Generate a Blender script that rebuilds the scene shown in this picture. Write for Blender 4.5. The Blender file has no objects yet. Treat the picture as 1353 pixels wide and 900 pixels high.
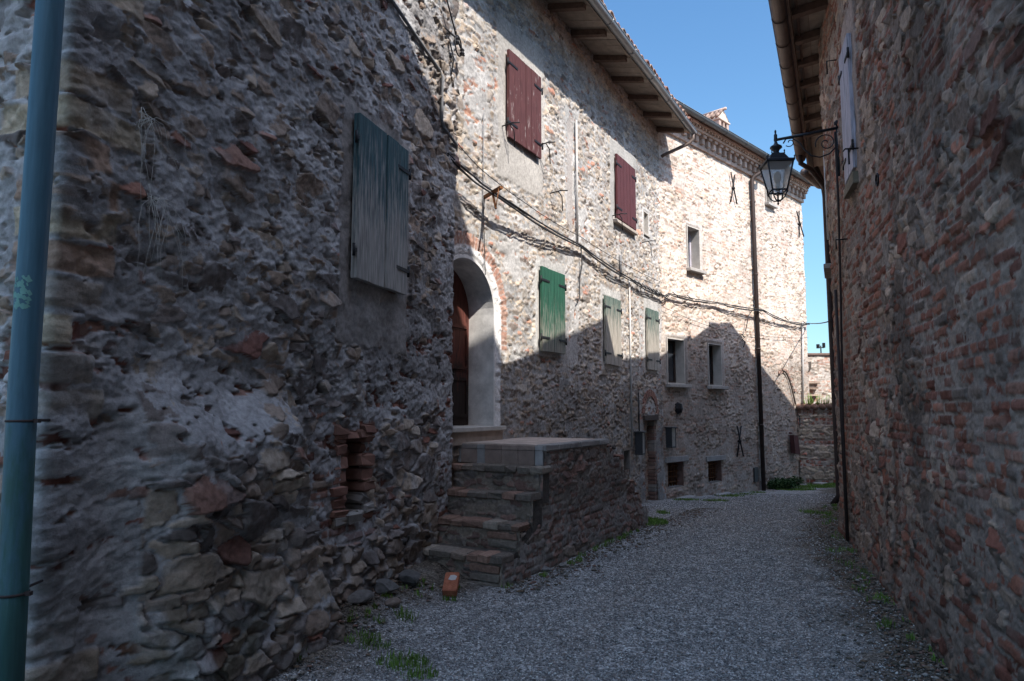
import bpy, bmesh, math, random
import numpy as np
from mathutils import Vector, Matrix

random.seed(7)
R = math.radians
scene = bpy.context.scene
COL = scene.collection

# ------------------------------------------------------------------ camera
cd = bpy.data.cameras.new("camera"); cam = bpy.data.objects.new("camera", cd); COL.objects.link(cam)
cam.location = (0, 0, 1.6); cam.rotation_euler = (R(90 + 5.7), 0, 0)
cd.sensor_width = 36; cd.lens = 24; cd.clip_start = 0.05; cd.clip_end = 2000
scene.camera = cam

# ------------------------------------------------------------------ light
SUN = Vector((.55, -.835, 1.15)).normalized()
w = bpy.data.worlds.new("World"); scene.world = w; w.use_nodes = True
nt = w.node_tree; bg = nt.nodes["Background"]
sky = nt.nodes.new("ShaderNodeTexSky"); sky.sky_type = 'NISHITA'; sky.sun_disc = False
sky.sun_elevation = math.asin(SUN.z); sky.sun_rotation = math.atan2(SUN.x, SUN.y)
sky.air_density = 1.0; sky.dust_density = 0.6; sky.ozone_density = 1.2; sky.altitude = 200
wt = nt.nodes.new("ShaderNodeTexCoord"); wsx = nt.nodes.new("ShaderNodeSeparateXYZ"); nt.links.new(wt.outputs["Generated"], wsx.inputs[0])
wr = nt.nodes.new("ShaderNodeValToRGB"); nt.links.new(wsx.outputs[2], wr.inputs[0])   # clear-sky gradient: deeper low down, full overhead
cr = wr.color_ramp; cr.elements[0].position = 0; cr.elements[0].color = (.20, .255, .285, 1); cr.elements[1].position = 1; cr.elements[1].color = (1.7, 1.48, 1.26, 1)
e_ = cr.elements.new(.25); e_.color = (.285, .38, .405, 1); e_ = cr.elements.new(.55); e_.color = (.25, .37, .43, 1); e_ = cr.elements.new(.74); e_.color = (1.45, 1.28, 1.12, 1)
wm = nt.nodes.new("ShaderNodeVectorMath"); wm.operation = 'MULTIPLY'; nt.links.new(sky.outputs[0], wm.inputs[0]); nt.links.new(wr.outputs[0], wm.inputs[1])
nt.links.new(wm.outputs[0], bg.inputs[0]); bg.inputs[1].default_value = 0.15
sd = bpy.data.lights.new("sun", 'SUN'); sd.energy = 2.15; sd.angle = R(0.53); sd.color = (1, .95, .88)
so = bpy.data.objects.new("sun", sd); COL.objects.link(so)
so.rotation_euler = SUN.to_track_quat('Z', 'Y').to_euler()
vs = scene.view_settings
vs.view_transform = 'Standard'; vs.look = 'None'; vs.gamma = 1; vs.exposure = 1.97; vs.use_curve_mapping = False
scene.cycles.max_bounces = 8; scene.cycles.diffuse_bounces = 6

# ------------------------------------------------------------------ materials
def mat(name, base=None, rough=.85, metal=0, var=.25, scale=6, bump=.3, bscale=60, bdist=.006, spec=.25, stretch=(1, 1, 1)):
    """noise-varied surface; base None takes the 'Col' attribute of the mesh"""
    m = bpy.data.materials.new(name); m.use_nodes = True; t = m.node_tree; N = t.nodes; Lk = t.links
    b = N["Principled BSDF"]; b.inputs["Roughness"].default_value = rough; b.inputs["Metallic"].default_value = metal
    b.inputs["Specular IOR Level"].default_value = spec
    tc = N.new("ShaderNodeTexCoord"); mp = N.new("ShaderNodeMapping"); mp.inputs["Scale"].default_value = stretch
    Lk.new(tc.outputs["Object"], mp.inputs[0])
    n1 = N.new("ShaderNodeTexNoise"); n1.inputs["Scale"].default_value = scale; n1.inputs["Detail"].default_value = 9
    n1.inputs["Roughness"].default_value = .68
    Lk.new(mp.outputs[0], n1.inputs["Vector"])
    mr = N.new("ShaderNodeMapRange"); mr.inputs[1].default_value = .3; mr.inputs[2].default_value = .7
    mr.inputs[3].default_value = 1 - var; mr.inputs[4].default_value = 1 + var
    Lk.new(n1.outputs[0], mr.inputs[0])
    mx = N.new("ShaderNodeVectorMath"); mx.operation = 'SCALE'
    if base is None:
        at = N.new("ShaderNodeAttribute"); at.attribute_name = "Col"; Lk.new(at.outputs["Color"], mx.inputs[0])
    else:
        mx.inputs[0].default_value = base[:3]
    Lk.new(mr.outputs[0], mx.inputs["Scale"]); Lk.new(mx.outputs[0], b.inputs["Base Color"])
    n2 = N.new("ShaderNodeTexNoise"); n2.inputs["Scale"].default_value = bscale; n2.inputs["Detail"].default_value = 7
    n2.inputs["Roughness"].default_value = .7; Lk.new(mp.outputs[0], n2.inputs["Vector"])
    bp = N.new("ShaderNodeBump"); bp.inputs["Strength"].default_value = bump; bp.inputs["Distance"].default_value = bdist
    Lk.new(n2.outputs[0], bp.inputs["Height"]); Lk.new(bp.outputs[0], b.inputs["Normal"])
    return m

def paint(name, col, wood, lo, hi, zmid=None, zspan=1.0, rough=.7, nscale=5, low_wear_shade=.0, stretch=(14, 14, 1), streak=.4):
    """flaking paint over grey wood, worn in vertical streaks (more towards the foot, and painted shade on the arched door, when low_wear_shade > 0)"""
    m = bpy.data.materials.new(name); m.use_nodes = True; t = m.node_tree; N = t.nodes; Lk = t.links
    b = N["Principled BSDF"]; b.inputs["Roughness"].default_value = rough; b.inputs["Specular IOR Level"].default_value = .25
    tc = N.new("ShaderNodeTexCoord"); mp = N.new("ShaderNodeMapping"); mp.inputs["Scale"].default_value = stretch
    Lk.new(tc.outputs["Object"], mp.inputs[0])
    n1 = N.new("ShaderNodeTexNoise"); n1.inputs["Scale"].default_value = nscale; n1.inputs["Detail"].default_value = 8
    n1.inputs["Roughness"].default_value = .65; Lk.new(mp.outputs[0], n1.inputs["Vector"])
    src = n1.outputs[0]
    if low_wear_shade:
        sp = N.new("ShaderNodeSeparateXYZ"); Lk.new(tc.outputs["Object"], sp.inputs[0])
        mr = N.new("ShaderNodeMapRange"); mr.inputs[1].default_value = zmid + zspan / 2; mr.inputs[2].default_value = zmid - zspan / 2
        mr.inputs[3].default_value = -low_wear_shade; mr.inputs[4].default_value = low_wear_shade
        Lk.new(sp.outputs[2], mr.inputs[0])
        ad = N.new("ShaderNodeMath"); ad.operation = 'ADD'; Lk.new(src, ad.inputs[0]); Lk.new(mr.outputs[0], ad.inputs[1]); src = ad.outputs[0]
    m2 = N.new("ShaderNodeMapRange"); m2.inputs[1].default_value = lo; m2.inputs[2].default_value = hi; Lk.new(src, m2.inputs[0])
    mp3 = N.new("ShaderNodeMapping"); mp3.inputs["Scale"].default_value = (40, 40, 2.5); Lk.new(tc.outputs["Object"], mp3.inputs[0])
    n3 = N.new("ShaderNodeTexNoise"); n3.inputs["Scale"].default_value = 2; n3.inputs["Detail"].default_value = 6; Lk.new(mp3.outputs[0], n3.inputs["Vector"])
    mix = N.new("ShaderNodeMix"); mix.data_type = 'RGBA'
    mix.inputs["A"].default_value = (*col, 1); mix.inputs["B"].default_value = (*wood, 1); Lk.new(m2.outputs[0], mix.inputs["Factor"])
    mr3 = N.new("ShaderNodeMapRange"); mr3.inputs[1].default_value = .3; mr3.inputs[2].default_value = .7; mr3.inputs[3].default_value = 1 - streak; mr3.inputs[4].default_value = 1 + streak * .9
    Lk.new(n3.outputs[0], mr3.inputs[0])
    mx = N.new("ShaderNodeVectorMath"); mx.operation = 'SCALE'; Lk.new(mix.outputs["Result"], mx.inputs[0]); Lk.new(mr3.outputs[0], mx.inputs["Scale"])
    Lk.new(mx.outputs[0], b.inputs["Base Color"])
    bp = N.new("ShaderNodeBump"); bp.inputs["Strength"].default_value = .5; bp.inputs["Distance"].default_value = .004
    Lk.new(n3.outputs[0], bp.inputs["Height"]); Lk.new(bp.outputs[0], b.inputs["Normal"])
    return m

def jc(c, a=.8, b=1.2):
    k = random.uniform(a, b); return tuple(x * k for x in c)
M = {}
M['masonry'] = mat("masonry", None, .93, var=.34, scale=26, bump=.75, bscale=95, bdist=.008, spec=.12)
M['masonry_far'] = mat("masonry_far", None, .93, var=.3, scale=18, bump=.6, bscale=60, bdist=.008, spec=.12)
M['gravel'] = mat("gravel_stone", None, .85, var=.25, scale=40, bump=.4, bscale=120, bdist=.003, spec=.2)
M['plain'] = mat("plain_mortar", None, .9, var=.22, scale=9, bump=.5, bscale=50, bdist=.005, spec=.15)
M['dark'] = mat("dark_interior", (.012, .011, .010), .95, spec=.05)
M['plaster'] = mat("pale_plaster", (.44, .41, .375), .9, var=.16, scale=7, bump=.35, bscale=30)
M['arch_plaster'] = mat("arch_plaster", (.60, .58, .555), .88, var=.36, scale=4, bump=.35, bscale=30)
M['stone_sill'] = mat("stone_sill", (.34, .32, .30), .85, var=.2, scale=14)
M['wood'] = mat("old_rafter_wood", (.13, .085, .065), .85, var=.35, scale=5, stretch=(3, 3, 3))
M['wood_board'] = mat("eave_board", (.21, .165, .13), .85, var=.4, scale=4)
M['zinc'] = mat("zinc_gutter", (.30, .31, .32), .45, .75, var=.14, scale=4, bump=.1)
M['brown_metal'] = mat("brown_painted_metal", (.042, .030, .028), .6, .1, var=.2, scale=8, bump=.1)
M['copper_old'] = mat("weathered_brown_gutter", (.145, .11, .095), .6, .25, var=.25, scale=6, bump=.1)
M['iron'] = mat("wrought_iron", (.022, .022, .025), .55, .4, var=.3, scale=20, bump=.2)
M['rust'] = mat("rusty_iron", (.16, .065, .025), .8, .1, var=.4, scale=25)
M['cable'] = mat("black_cable", (.03, .03, .033), .6, var=.2)
M['grey_cable'] = mat("grey_cable", (.16, .16, .165), .6, var=.2)
M['white_pipe'] = mat("white_conduit", (.42, .41, .40), .6, var=.15)
M['tile'] = mat("terracotta_tile", None, .85, var=.3, scale=14, bump=.4)
M['lamp_metal'] = mat("lantern_paint", (.03, .036, .045), .42, .3, var=.15, scale=20, bump=.08)
M['bulb'] = mat("opal_bulb", (.62, .6, .55), .3, var=.03)
M['leaf'] = mat("dark_leaf", (.035, .075, .022), .55, var=.4, scale=8)
M['grass'] = mat("grass_blades", (.12, .21, .035), .6, var=.4, scale=5)
M['straw'] = mat("dry_root", (.52, .50, .46), .8, var=.2)
M['white_wood'] = paint("whitish_shutter_paint", (.42, .40, .46), (.30, .27, .27), .55, .62)
M['red_paint'] = paint("oxblood_shutter_paint", (.085, .031, .031), (.30, .25, .24), .58, .66, zmid=5.3, zspan=2.2, low_wear_shade=.06, nscale=2.6, stretch=(7, 7, 1.6))
M['red_paint_plain'] = paint("oxblood_shutter_paint_fresh", (.082, .026, .030), (.20, .14, .13), .70, .80)
M['green_paint'] = paint("green_shutter_paint", (.020, .082, .052), (.25, .235, .20), .46, .66, zmid=2.85, zspan=1.1, low_wear_shade=.20)
M['green_paint_faded'] = paint("faded_green_shutter_paint", (.085, .125, .105), (.35, .315, .27), .38, .56, zmid=3.1, zspan=1.2, low_wear_shade=.24)
M['teal_paint'] = paint("blue_green_shutter_paint", (.042, .088, .100), (.31, .295, .275), .38, .62, zmid=3.35, zspan=1.3, low_wear_shade=.20, stretch=(10, 10, .8))
M['door_wood'] = paint("red_brown_door", (.100, .033, .025), (.025, .017, .015), .40, .62, zmid=2.15, zspan=1.0, low_wear_shade=.3, stretch=(3, 3, 1))  # shade on the lower door is put into the colour as a near-black foot
M['pipe_paint'] = paint("teal_pipe_paint", (.062, .135, .18), (.04, .105, .10), .45, .62, zmid=1.5, zspan=2.0, low_wear_shade=.25, rough=.45, stretch=(2, 2, .6), streak=.14)
M['box_grey'] = mat("grey_box", (.05, .052, .056), .5, var=.1)
M['lamp_pane'] = mat("old_lamp_pane", (.22, .22, .22), .3, var=.3, scale=10)
M['slate_metal'] = mat("slate_grey_gutter", (.12, .135, .15), .5, .3, var=.15, scale=5)
M['dark_red_metal'] = mat("dark_red_metal", (.085, .035, .035), .6, var=.2)
M['glass_dark'] = mat("window_glass", (.03, .036, .045), .08, 0, var=.1, bump=0, spec=.6)

g = bpy.data.materials.new("lantern_glass"); g.use_nodes = True
gb = g.node_tree.nodes["Principled BSDF"]; gb.inputs["Base Color"].default_value = (.75, .74, .72, 1); gb.inputs["Roughness"].default_value = .35
gb.inputs["Transmission Weight"].default_value = .55; gb.inputs["IOR"].default_value = 1.1; gb.inputs["Alpha"].default_value = .55
M['lamp_glass'] = g

# ------------------------------------------------------------------ object helpers
def root(name, loc, label, cat, group=None, rz=0):
    o = bpy.data.objects.new(name, None); o.empty_display_size = .2; COL.objects.link(o)
    o.location = loc; o.rotation_euler = (0, 0, rz)
    o['label'] = label; o['category'] = cat
    if group: o['group'] = group
    bpy.context.view_layer.update()
    return o

def link(name, me, m, parent=None, label=None, cat=None, group=None, kind=None, origin=None):
    o = bpy.data.objects.new(name, me); COL.objects.link(o)
    for mm in (m if isinstance(m, (list, tuple)) else [m]): me.materials.append(mm)
    if parent is not None:
        mw = parent.get('_mw')
        inv = WM[parent.name].inverted()
        me.transform(inv); o.parent = parent; WM[o.name] = WM[parent.name].copy()
    elif origin is not None:
        me.transform(Matrix.Translation(-Vector(origin))); o.location = origin; WM[o.name] = Matrix.Translation(Vector(origin))
    else:
        WM[o.name] = Matrix.Identity(4)
    if label: o['label'] = label
    if cat: o['category'] = cat
    if group: o['group'] = group
    if kind: o['kind'] = kind
    return o
WM = {}
def rootm(name, loc, label, cat, group=None, rz=0):
    o = root(name, loc, label, cat, group, rz)
    WM[o.name] = Matrix.Translation(Vector(loc)) @ Matrix.Rotation(rz, 4, 'Z')
    return o

class Frame:
    """a wall line: origin p, direction d, outward normal n; P(s, o, h) is s along, o out of the wall, h up"""
    def __init__(self, p, d, side=1):
        self.p = Vector((p[0], p[1])); self.d = Vector((d[0], d[1])).normalized()
        self.n = Vector((self.d.y, -self.d.x)) * side
        self.rz = math.atan2(self.d.y, self.d.x)
    def P(self, s, o, h):
        q = self.p + self.d * s + self.n * o
        return Vector((q.x, q.y, h))

class MB:
    def __init__(self): self.v = []; self.f = []; self.c = []; self.mi = []; self.sm = []
    def add(self, vs, fs, col=(.3, .3, .3), mi=0, smooth=False):
        b = len(self.v); self.v += [tuple(x) for x in vs]; self.c += [col] * len(vs)
        self.f += [tuple(b + i for i in f) for f in fs]; self.mi += [mi] * len(fs); self.sm += [smooth] * len(fs)
    def hexa(self, P8, **k):
        self.add(P8, [(0, 1, 2, 3), (7, 6, 5, 4), (0, 4, 5, 1), (1, 5, 6, 2), (2, 6, 7, 3), (3, 7, 4, 0)], **k)
    def box(self, F, s0, s1, o0, o1, h0, h1, jit=0, **k):
        r = lambda: random.uniform(-jit, jit)
        self.hexa([F.P(s + r(), o + r(), h + r()) for h in (h0, h1) for s, o in ((s0, o0), (s1, o0), (s1, o1), (s0, o1))], **k)
    def bbox(self, F, s0, s1, o0, o1, h0, h1, bv=.01, jit=0, **k):
        """box with chamfered vertical/outer edges: two nested rings"""
        r = lambda: random.uniform(-jit, jit)
        rings = []
        for (h, b) in ((h0, bv), (h0 + bv, 0), (h1 - bv, 0), (h1, bv)):
            ring = []
            for s, o, ss, oo in ((s0, o0, 1, 1), (s1, o0, -1, 1), (s1, o1, -1, -1), (s0, o1, 1, -1)):
                ring.append(F.P(s + ss * b + r(), o + oo * b + r(), h + r() * .5))
            rings.append(ring)
        vs = [p for ring in rings for p in ring]; fs = [(0, 1, 2, 3), (15, 14, 13, 12)]
        for k2 in range(3):
            for j in range(4):
                a = k2 * 4 + j; b2 = k2 * 4 + (j + 1) % 4
                fs.append((a, a + 4, b2 + 4, b2))
        self.add(vs, fs, **k)
    def tube(self, pts, r, n=8, cap=True, r2=None, **k):
        pts = [Vector(p) for p in pts]; m = len(pts); rad = r if isinstance(r, (list, tuple)) else [r if r2 is None else r + (r2 - r) * i / (m - 1) for i in range(m)]
        vs = []; up = None
        for i, p in enumerate(pts):
            t = (pts[min(i + 1, m - 1)] - pts[max(i - 1, 0)]).normalized()
            if up is None: up = t.orthogonal().normalized()
            up = (up - t * up.dot(t)).normalized(); sd2 = t.cross(up)
            for j in range(n):
                a = 2 * math.pi * j / n; vs.append(p + (up * math.cos(a) + sd2 * math.sin(a)) * rad[i])
        fs = [(i * n + j, i * n + (j + 1) % n, (i + 1) * n + (j + 1) % n, (i + 1) * n + j) for i in range(m - 1) for j in range(n)]
        if cap: fs += [tuple(range(n - 1, -1, -1)), tuple(range((m - 1) * n, m * n))]
        k.setdefault('smooth', True)
        self.add(vs, fs, **k)
    def prism(self, poly, z0, z1, **k):
        n = len(poly); vs = [(x, y, z0) for x, y in poly] + [(x, y, z1) for x, y in poly]
        self.add(vs, [tuple(range(n - 1, -1, -1)), tuple(range(n, 2 * n))] + [(i, (i + 1) % n, (i + 1) % n + n, i + n) for i in range(n)], **k)
    def lathe(self, c, prof, n=4, rot=0, **k):
        vs = []
        for r_, z in prof:
            for j in range(n):
                a = rot + 2 * math.pi * j / n; vs.append((c[0] + r_ * math.cos(a), c[1] + r_ * math.sin(a), c[2] + z))
        m = len(prof)
        fs = [(i * n + j, i * n + (j + 1) % n, (i + 1) * n + (j + 1) % n, (i + 1) * n + j) for i in range(m - 1) for j in range(n)]
        fs += [tuple(range(n - 1, -1, -1)), tuple(range((m - 1) * n, m * n))]
        self.add(vs, fs, **k)
    def mesh(self, name):
        me = bpy.data.meshes.new(name); me.from_pydata(self.v, [], self.f)
        me.polygons.foreach_set('material_index', self.mi); me.polygons.foreach_set('use_smooth', self.sm)
        a = me.color_attributes.new("Col", 'FLOAT_COLOR', 'POINT')
        c = np.ones((len(self.v), 4), np.float32); c[:, :3] = np.array(self.c, np.float32).reshape(-1, 3); a.data.foreach_set('color', c.ravel())
        me.update(); return me
    def build(self, name, m, parent=None, **k):
        return link(name, self.mesh(name), m, parent, **k)

# ------------------------------------------------------------------ numpy noise and masonry
def h2(i, j, seed):
    i = (i.astype(np.int64) & 0xffffffff).astype(np.uint64); j = (j.astype(np.int64) & 0xffffffff).astype(np.uint64)
    h = (i * np.uint64(374761393) + j * np.uint64(668265263) + np.uint64(seed * 144269 + 77)) & np.uint64(0xffffffff)
    h = ((h ^ (h >> np.uint64(13))) * np.uint64(1274126177)) & np.uint64(0xffffffff)
    h = ((h ^ (h >> np.uint64(15))) * np.uint64(2246822519)) & np.uint64(0xffffffff)
    h = h ^ (h >> np.uint64(16))
    return h.astype(np.float64) / 4294967296.0
def vn(x, y, seed):
    i = np.floor(x); j = np.floor(y); u = x - i; v = y - j; u = u * u * (3 - 2 * u); v = v * v * (3 - 2 * v)
    a = h2(i, j, seed); b = h2(i + 1, j, seed); c = h2(i, j + 1, seed); d = h2(i + 1, j + 1, seed)
    return (a * (1 - u) + b * u) * (1 - v) + (c * (1 - u) + d * u) * v
def fbm(x, y, seed, o=4, g_=.5):
    s = 0; a = 1; t = 0
    for k in range(o): s = s + a * vn(x * 2 ** k + 13.7 * k, y * 2 ** k - 7.1 * k, seed + k); t += a; a *= g_
    return s / t
def ss(a, b, x): t = np.clip((x - a) / (b - a), 0, 1); return t * t * (3 - 2 * t)
def voro(x, y, w_, hh, seed, jit=.8, pw=2.6):
    u = x / w_; v = y / hh; j0 = np.floor(v)
    F1 = np.full(x.shape, 9.); F2 = F1.copy(); I = np.zeros(x.shape); J = I.copy(); DU = I.copy(); DV = I.copy()
    for dj in (-1, 0, 1):
        jj = j0 + dj; off = h2(jj, jj * 0 + 5, seed + 9); i0 = np.floor(u - off)
        for di in (-1, 0, 1):
            ii = i0 + di
            cx = ii + off + .5 + jit * (h2(ii, jj, seed + 1) - .5); cy = jj + .5 + jit * .75 * (h2(ii, jj, seed + 2) - .5)
            sz = .82 + .42 * h2(ii, jj, seed + 3)
            du = u - cx; dv = v - cy
            d = ((np.abs(du) * .95) ** pw + np.abs(dv) ** pw) ** (1 / pw) / sz
            nw = d < F1
            F2 = np.where(nw, F1, np.minimum(F2, d))
            F1 = np.where(nw, d, F1); I = np.where(nw, ii, I); J = np.where(nw, jj, J); DU = np.where(nw, du, DU); DV = np.where(nw, dv, DV)
    return F1, F2 - F1, I, J, DU, DV
def pal(p, r): p = np.array(p); return p[np.minimum((r * len(p)).astype(int), len(p) - 1)]

def stone_layer(x, y, st, seed):
    """height (0..1) and colour of one rubble layer"""
    wx = x + .030 * (fbm(x * 6, y * 8, seed + 31, 4, .55) - .5) * 2; wy = y + .022 * (fbm(x * 7 + 9, y * 9, seed + 37, 4, .6) - .5) * 2
    F1, E, I, J, DU, DV = voro(wx, wy, st['w'], st['h'], seed, st.get('jit', .8), st.get('pw', 2.6))
    if 'big' in st:   # patches of larger stones
        F1b, Eb, Ib, Jb, DUb, DVb = voro(wx + 3.3, wy + 1.7, st['w'] * st['big'], st['h'] * st['big'], seed + 50, .85)
        m = h2(Ib, Jb, seed + 55) > st.get('bigth', .7)
        Eb = Eb * 1.35
        E = np.where(m, Eb, E); I = np.where(m, Ib + 5000, I); J = np.where(m, Jb, J); DU = np.where(m, DUb, DU); DV = np.where(m, DVb, DV)
    r1 = h2(I, J, seed + 11); r2 = h2(I, J, seed + 12); r3 = h2(I, J, seed + 13); r4 = h2(I, J, seed + 14)
    prof = ss(st.get('gap', .04), st.get('gap', .04) + st.get('round', .22), E)
    hgt = prof * (.50 + .50 * r1 + .95 * ((r2 - .5) * DU * 2 + (r3 - .5) * DV * 2)) 
    facet = fbm(x * 16 + 31 * r1, y * 16 + 17 * r2, seed + 60, 4, .6) - .5
    hgt = hgt + st.get('facet', .42) * facet * prof
    pit = h2(I, J, seed + 15) < st.get('pits', .07)
    hgt = np.where(pit, hgt - .9, hgt)
    rw = st.get('redrate', .1)
    c = pal(st['stones'], r4)
    c = np.where((r3 < rw)[..., None], pal(st['reds'], r1), c)
    c = c * (.72 + .56 * r2)[..., None]
    return hgt, prof, c
def brick_layer(x, y, st, seed):
    bh = st.get('bh', .072); bw = st.get('bw', .26)
    yy = y + .018 * (fbm(x * 1.3, y * 1.3, seed + 3, 2) - .5) * 2 + .006 * (vn(x * 9, y * 9, seed + 5) - .5)
    j = np.floor(yy / bh); hd = (h2(j, j * 0 + 2, seed + 7) < .3); bwj = np.where(hd, bw * .52, bw)
    xx = x + h2(j, j * 0 + 3, seed + 8) * bw + .01 * (vn(x * 7, y * 7, seed + 6) - .5)
    i = np.floor(xx / bwj); u = (xx / bwj - i); v = yy / bh - j
    r1 = h2(i, j, seed + 21); r2 = h2(i, j, seed + 22); r3 = h2(i, j, seed + 23); r4 = h2(i, j, seed + 24)
    e = np.minimum(np.minimum(u, 1 - u) * bwj, np.minimum(v, 1 - v) * bh) + .004 * (fbm(x * 30, y * 30, seed + 9, 3) - .5) * 2 - .004 * r3
    prof = ss(.003, .014, e)
    prof = prof * np.where(r4 < st.get('lost', .08), .1, 1)
    hgt = prof * (.35 + .5 * r1 + .4 * ((r2 - .5) * (u - .5) * 2)) + .3 * (fbm(x * 22, y * 22 + 9 * r1, seed + 61, 3, .6) - .5) * prof
    c = pal(st['reds'], r2) * (.65 + .6 * r3)[..., None]
    c = np.where((r4 > 1 - st.get('palebrick', .1))[..., None], pal(st['stones'], r1) * .9, c)
    return hgt, prof, c
def masonry_field(x, y, st, seed):
    hs, ps, cs = stone_layer(x, y, st, seed)
    bm_ = st['brick'](x, y) if callable(st.get('brick')) else np.full(x.shape, float(st.get('brick', 0)))
    bm_ = bm_ + .0
    if bm_.max() > .01:
        nb = fbm(x * 2.2, y * 3.2, seed + 71, 4, .6)
        sel = bm_ > nb
        hb, pb, cb = brick_layer(x, y, st, seed + 300)
        hb = hb * st.get('brickamp', .6)
        hs = np.where(sel, hb, hs); ps = np.where(sel, pb, ps); cs = np.where(sel[..., None], cb, cs)
    ml = st['mortar_level'](x, y) if callable(st['mortar_level']) else st['mortar_level']
    hm = ml + .55 * (fbm(x * 3.1, y * 4.2, seed + 81, 4, .55) - .5) + st.get('mrough', .35) * (fbm(x * 19, y * 26, seed + 85, 4, .65) - .5)
    if 'trowel' in st:   # smeared ridges left by the trowel
        tw = fbm(x * 5 + y * 4 + .8 * fbm(x * 2, y * 2, seed + 99, 3), (y - x * .5) * 15, seed + 98, 4, .6); hm = hm + st['trowel'] * (1 - np.abs(tw - .5) * 5)
    deep = ss(.60, .72, fbm(x * 6 + 5, y * 11, seed + 97, 4, .6)) * st.get('deep', .7)
    hm = hm - deep
    d = hs - hm
    k = ss(-.03, .05, d)
    H = np.maximum(hs, hm)
    mc = pal(st['mortar'], np.clip(fbm(x * 1.1, y * 1.3, seed + 91, 3) * 1.6 - .3, 0, .999)) * (.72 + .56 * fbm(x * 7, y * 9, seed + 93, 4, .6))[..., None]
    C = mc * (1 - k[..., None]) + cs * k[..., None]
    if 'quoin' in st:
        qm, qh, qc = st['quoin'](x, y)
        H = H * (1 - qm) + qh * qm; C = C * (1 - qm[..., None]) + qc * qm[..., None]
    smear = ss(.56, .7, fbm(x * 4 + 3, y * 5, seed + 95, 4, .6)) * st.get('smear', .5)
    C = C * (1 - smear[..., None]) + mc * smear[..., None] * 1.05
    return H * st['amp'], C

class Path:
    def __init__(self, pts, s0, side=1):
        self.p = np.array(pts, float); L = np.hypot(*np.diff(self.p, axis=0).T); self.s = np.concatenate([[0], np.cumsum(L)]) + s0
        d = np.diff(self.p, axis=0) / L[:, None]; self.n = np.stack([d[:, 1], -d[:, 0]], 1) * side; self.side = side
    def pos(self, s): return np.stack([np.interp(s, self.s, self.p[:, 0]), np.interp(s, self.s, self.p[:, 1])], -1)
    def nor(self, s, bl=.05):
        k = np.clip(np.searchsorted(self.s, s, side='right') - 1, 0, len(self.n) - 1); n = self.n[k].copy()
        for i in range(1, len(self.s) - 1):
            t = ss(-bl, bl, s - self.s[i]); m = np.abs(s - self.s[i]) < bl
            n = np.where(m[..., None], self.n[i - 1] * (1 - t[..., None]) + self.n[i] * t[..., None], n)
        return n / np.linalg.norm(n, axis=-1, keepdims=True)

def masonry(name, path, st, seed, z0, z1, res, parent, holes=(), keep=None, macro=None, patches=(), m='masonry', tint=None, srange=None, **k):
    sA, sB = srange or (path.s[0], path.s[-1])
    ns = max(2, int((sB - sA) / res) + 1); nh = max(2, int((z1 - z0) / res) + 1)
    S, H = np.meshgrid(np.linspace(sA, sB, ns), np.linspace(z0, z1, nh))
    D, C = masonry_field(S, H, st, seed)
    wob = .03 * (fbm(S * .6, H * .6, seed + 201, 3) - .5)
    for (a0, a1, b0, b1, colp, th, rag) in patches:    # plaster patches round openings
        q = np.minimum(np.minimum(S - a0, a1 - S), np.minimum(H - b0, b1 - H)) + rag * (fbm(S * 5, H * 5, seed + 211, 4, .6) - .5) * 2
        mk = ss(-.008, .015, q); fl = th + .006 * (fbm(S * 9, H * 9, seed + 213, 4) - .5)
        D = D * (1 - mk) + fl * mk
        cc = np.array(colp) * (.75 + .5 * fbm(S * 4, H * 3, seed + 215, 5, .6))[..., None]
        C = C * (1 - mk[..., None]) + cc * mk[..., None]
    for hl in holes:
        q = hl(S, H); f = ss(0, .05, q); D = D * f
    if macro is not None: D = D + macro(S, H)
    C = C * (.80 + .40 * fbm(S * .7, H * .5, seed + 221, 4))[..., None]
    C = C * (.86 + .28 * fbm(S * 5, H * .45, seed + 223, 3))[..., None]
    if tint is not None: C = tint(S, H, C)
    P = path.pos(S); N = path.nor(S)
    V = np.empty((nh, ns, 3)); V[..., :2] = P + N * (D + wob)[..., None]; V[..., 2] = H + .004 * (vn(S * 20, H * 20, seed) - .5)
    idx = np.arange(nh * ns).reshape(nh, ns)
    q = np.stack([idx[:-1, :-1], idx[:-1, 1:], idx[1:, 1:], idx[1:, :-1]], -1).reshape(-1, 4)
    cs_ = (S[:-1, :-1] + S[1:, 1:]).ravel() / 2; ch = (H[:-1, :-1] + H[1:, 1:]).ravel() / 2
    ok = np.ones(len(q), bool)
    for hl in holes: ok &= hl(cs_, ch) > 0
    if keep is not None: ok &= keep(cs_, ch)
    q = q[ok]
    if path.side < 0: q = q[:, ::-1]
    me = bpy.data.meshes.new(name); me.vertices.add(nh * ns); me.vertices.foreach_set('co', V.ravel())
    me.loops.add(len(q) * 4); me.loops.foreach_set('vertex_index', q.ravel()); me.polygons.add(len(q))
    me.polygons.foreach_set('loop_start', np.arange(len(q)) * 4); me.polygons.foreach_set('loop_total', np.full(len(q), 4))
    a = me.color_attributes.new("Col", 'FLOAT_COLOR', 'POINT'); c4 = np.ones((nh * ns, 4), np.float32); c4[:, :3] = np.clip(C, 0.004, .85).reshape(-1, 3)
    a.data.foreach_set('color', c4.ravel()); me.update(calc_edges=True)
    return link(name, me, M[m], parent, **k)

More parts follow.
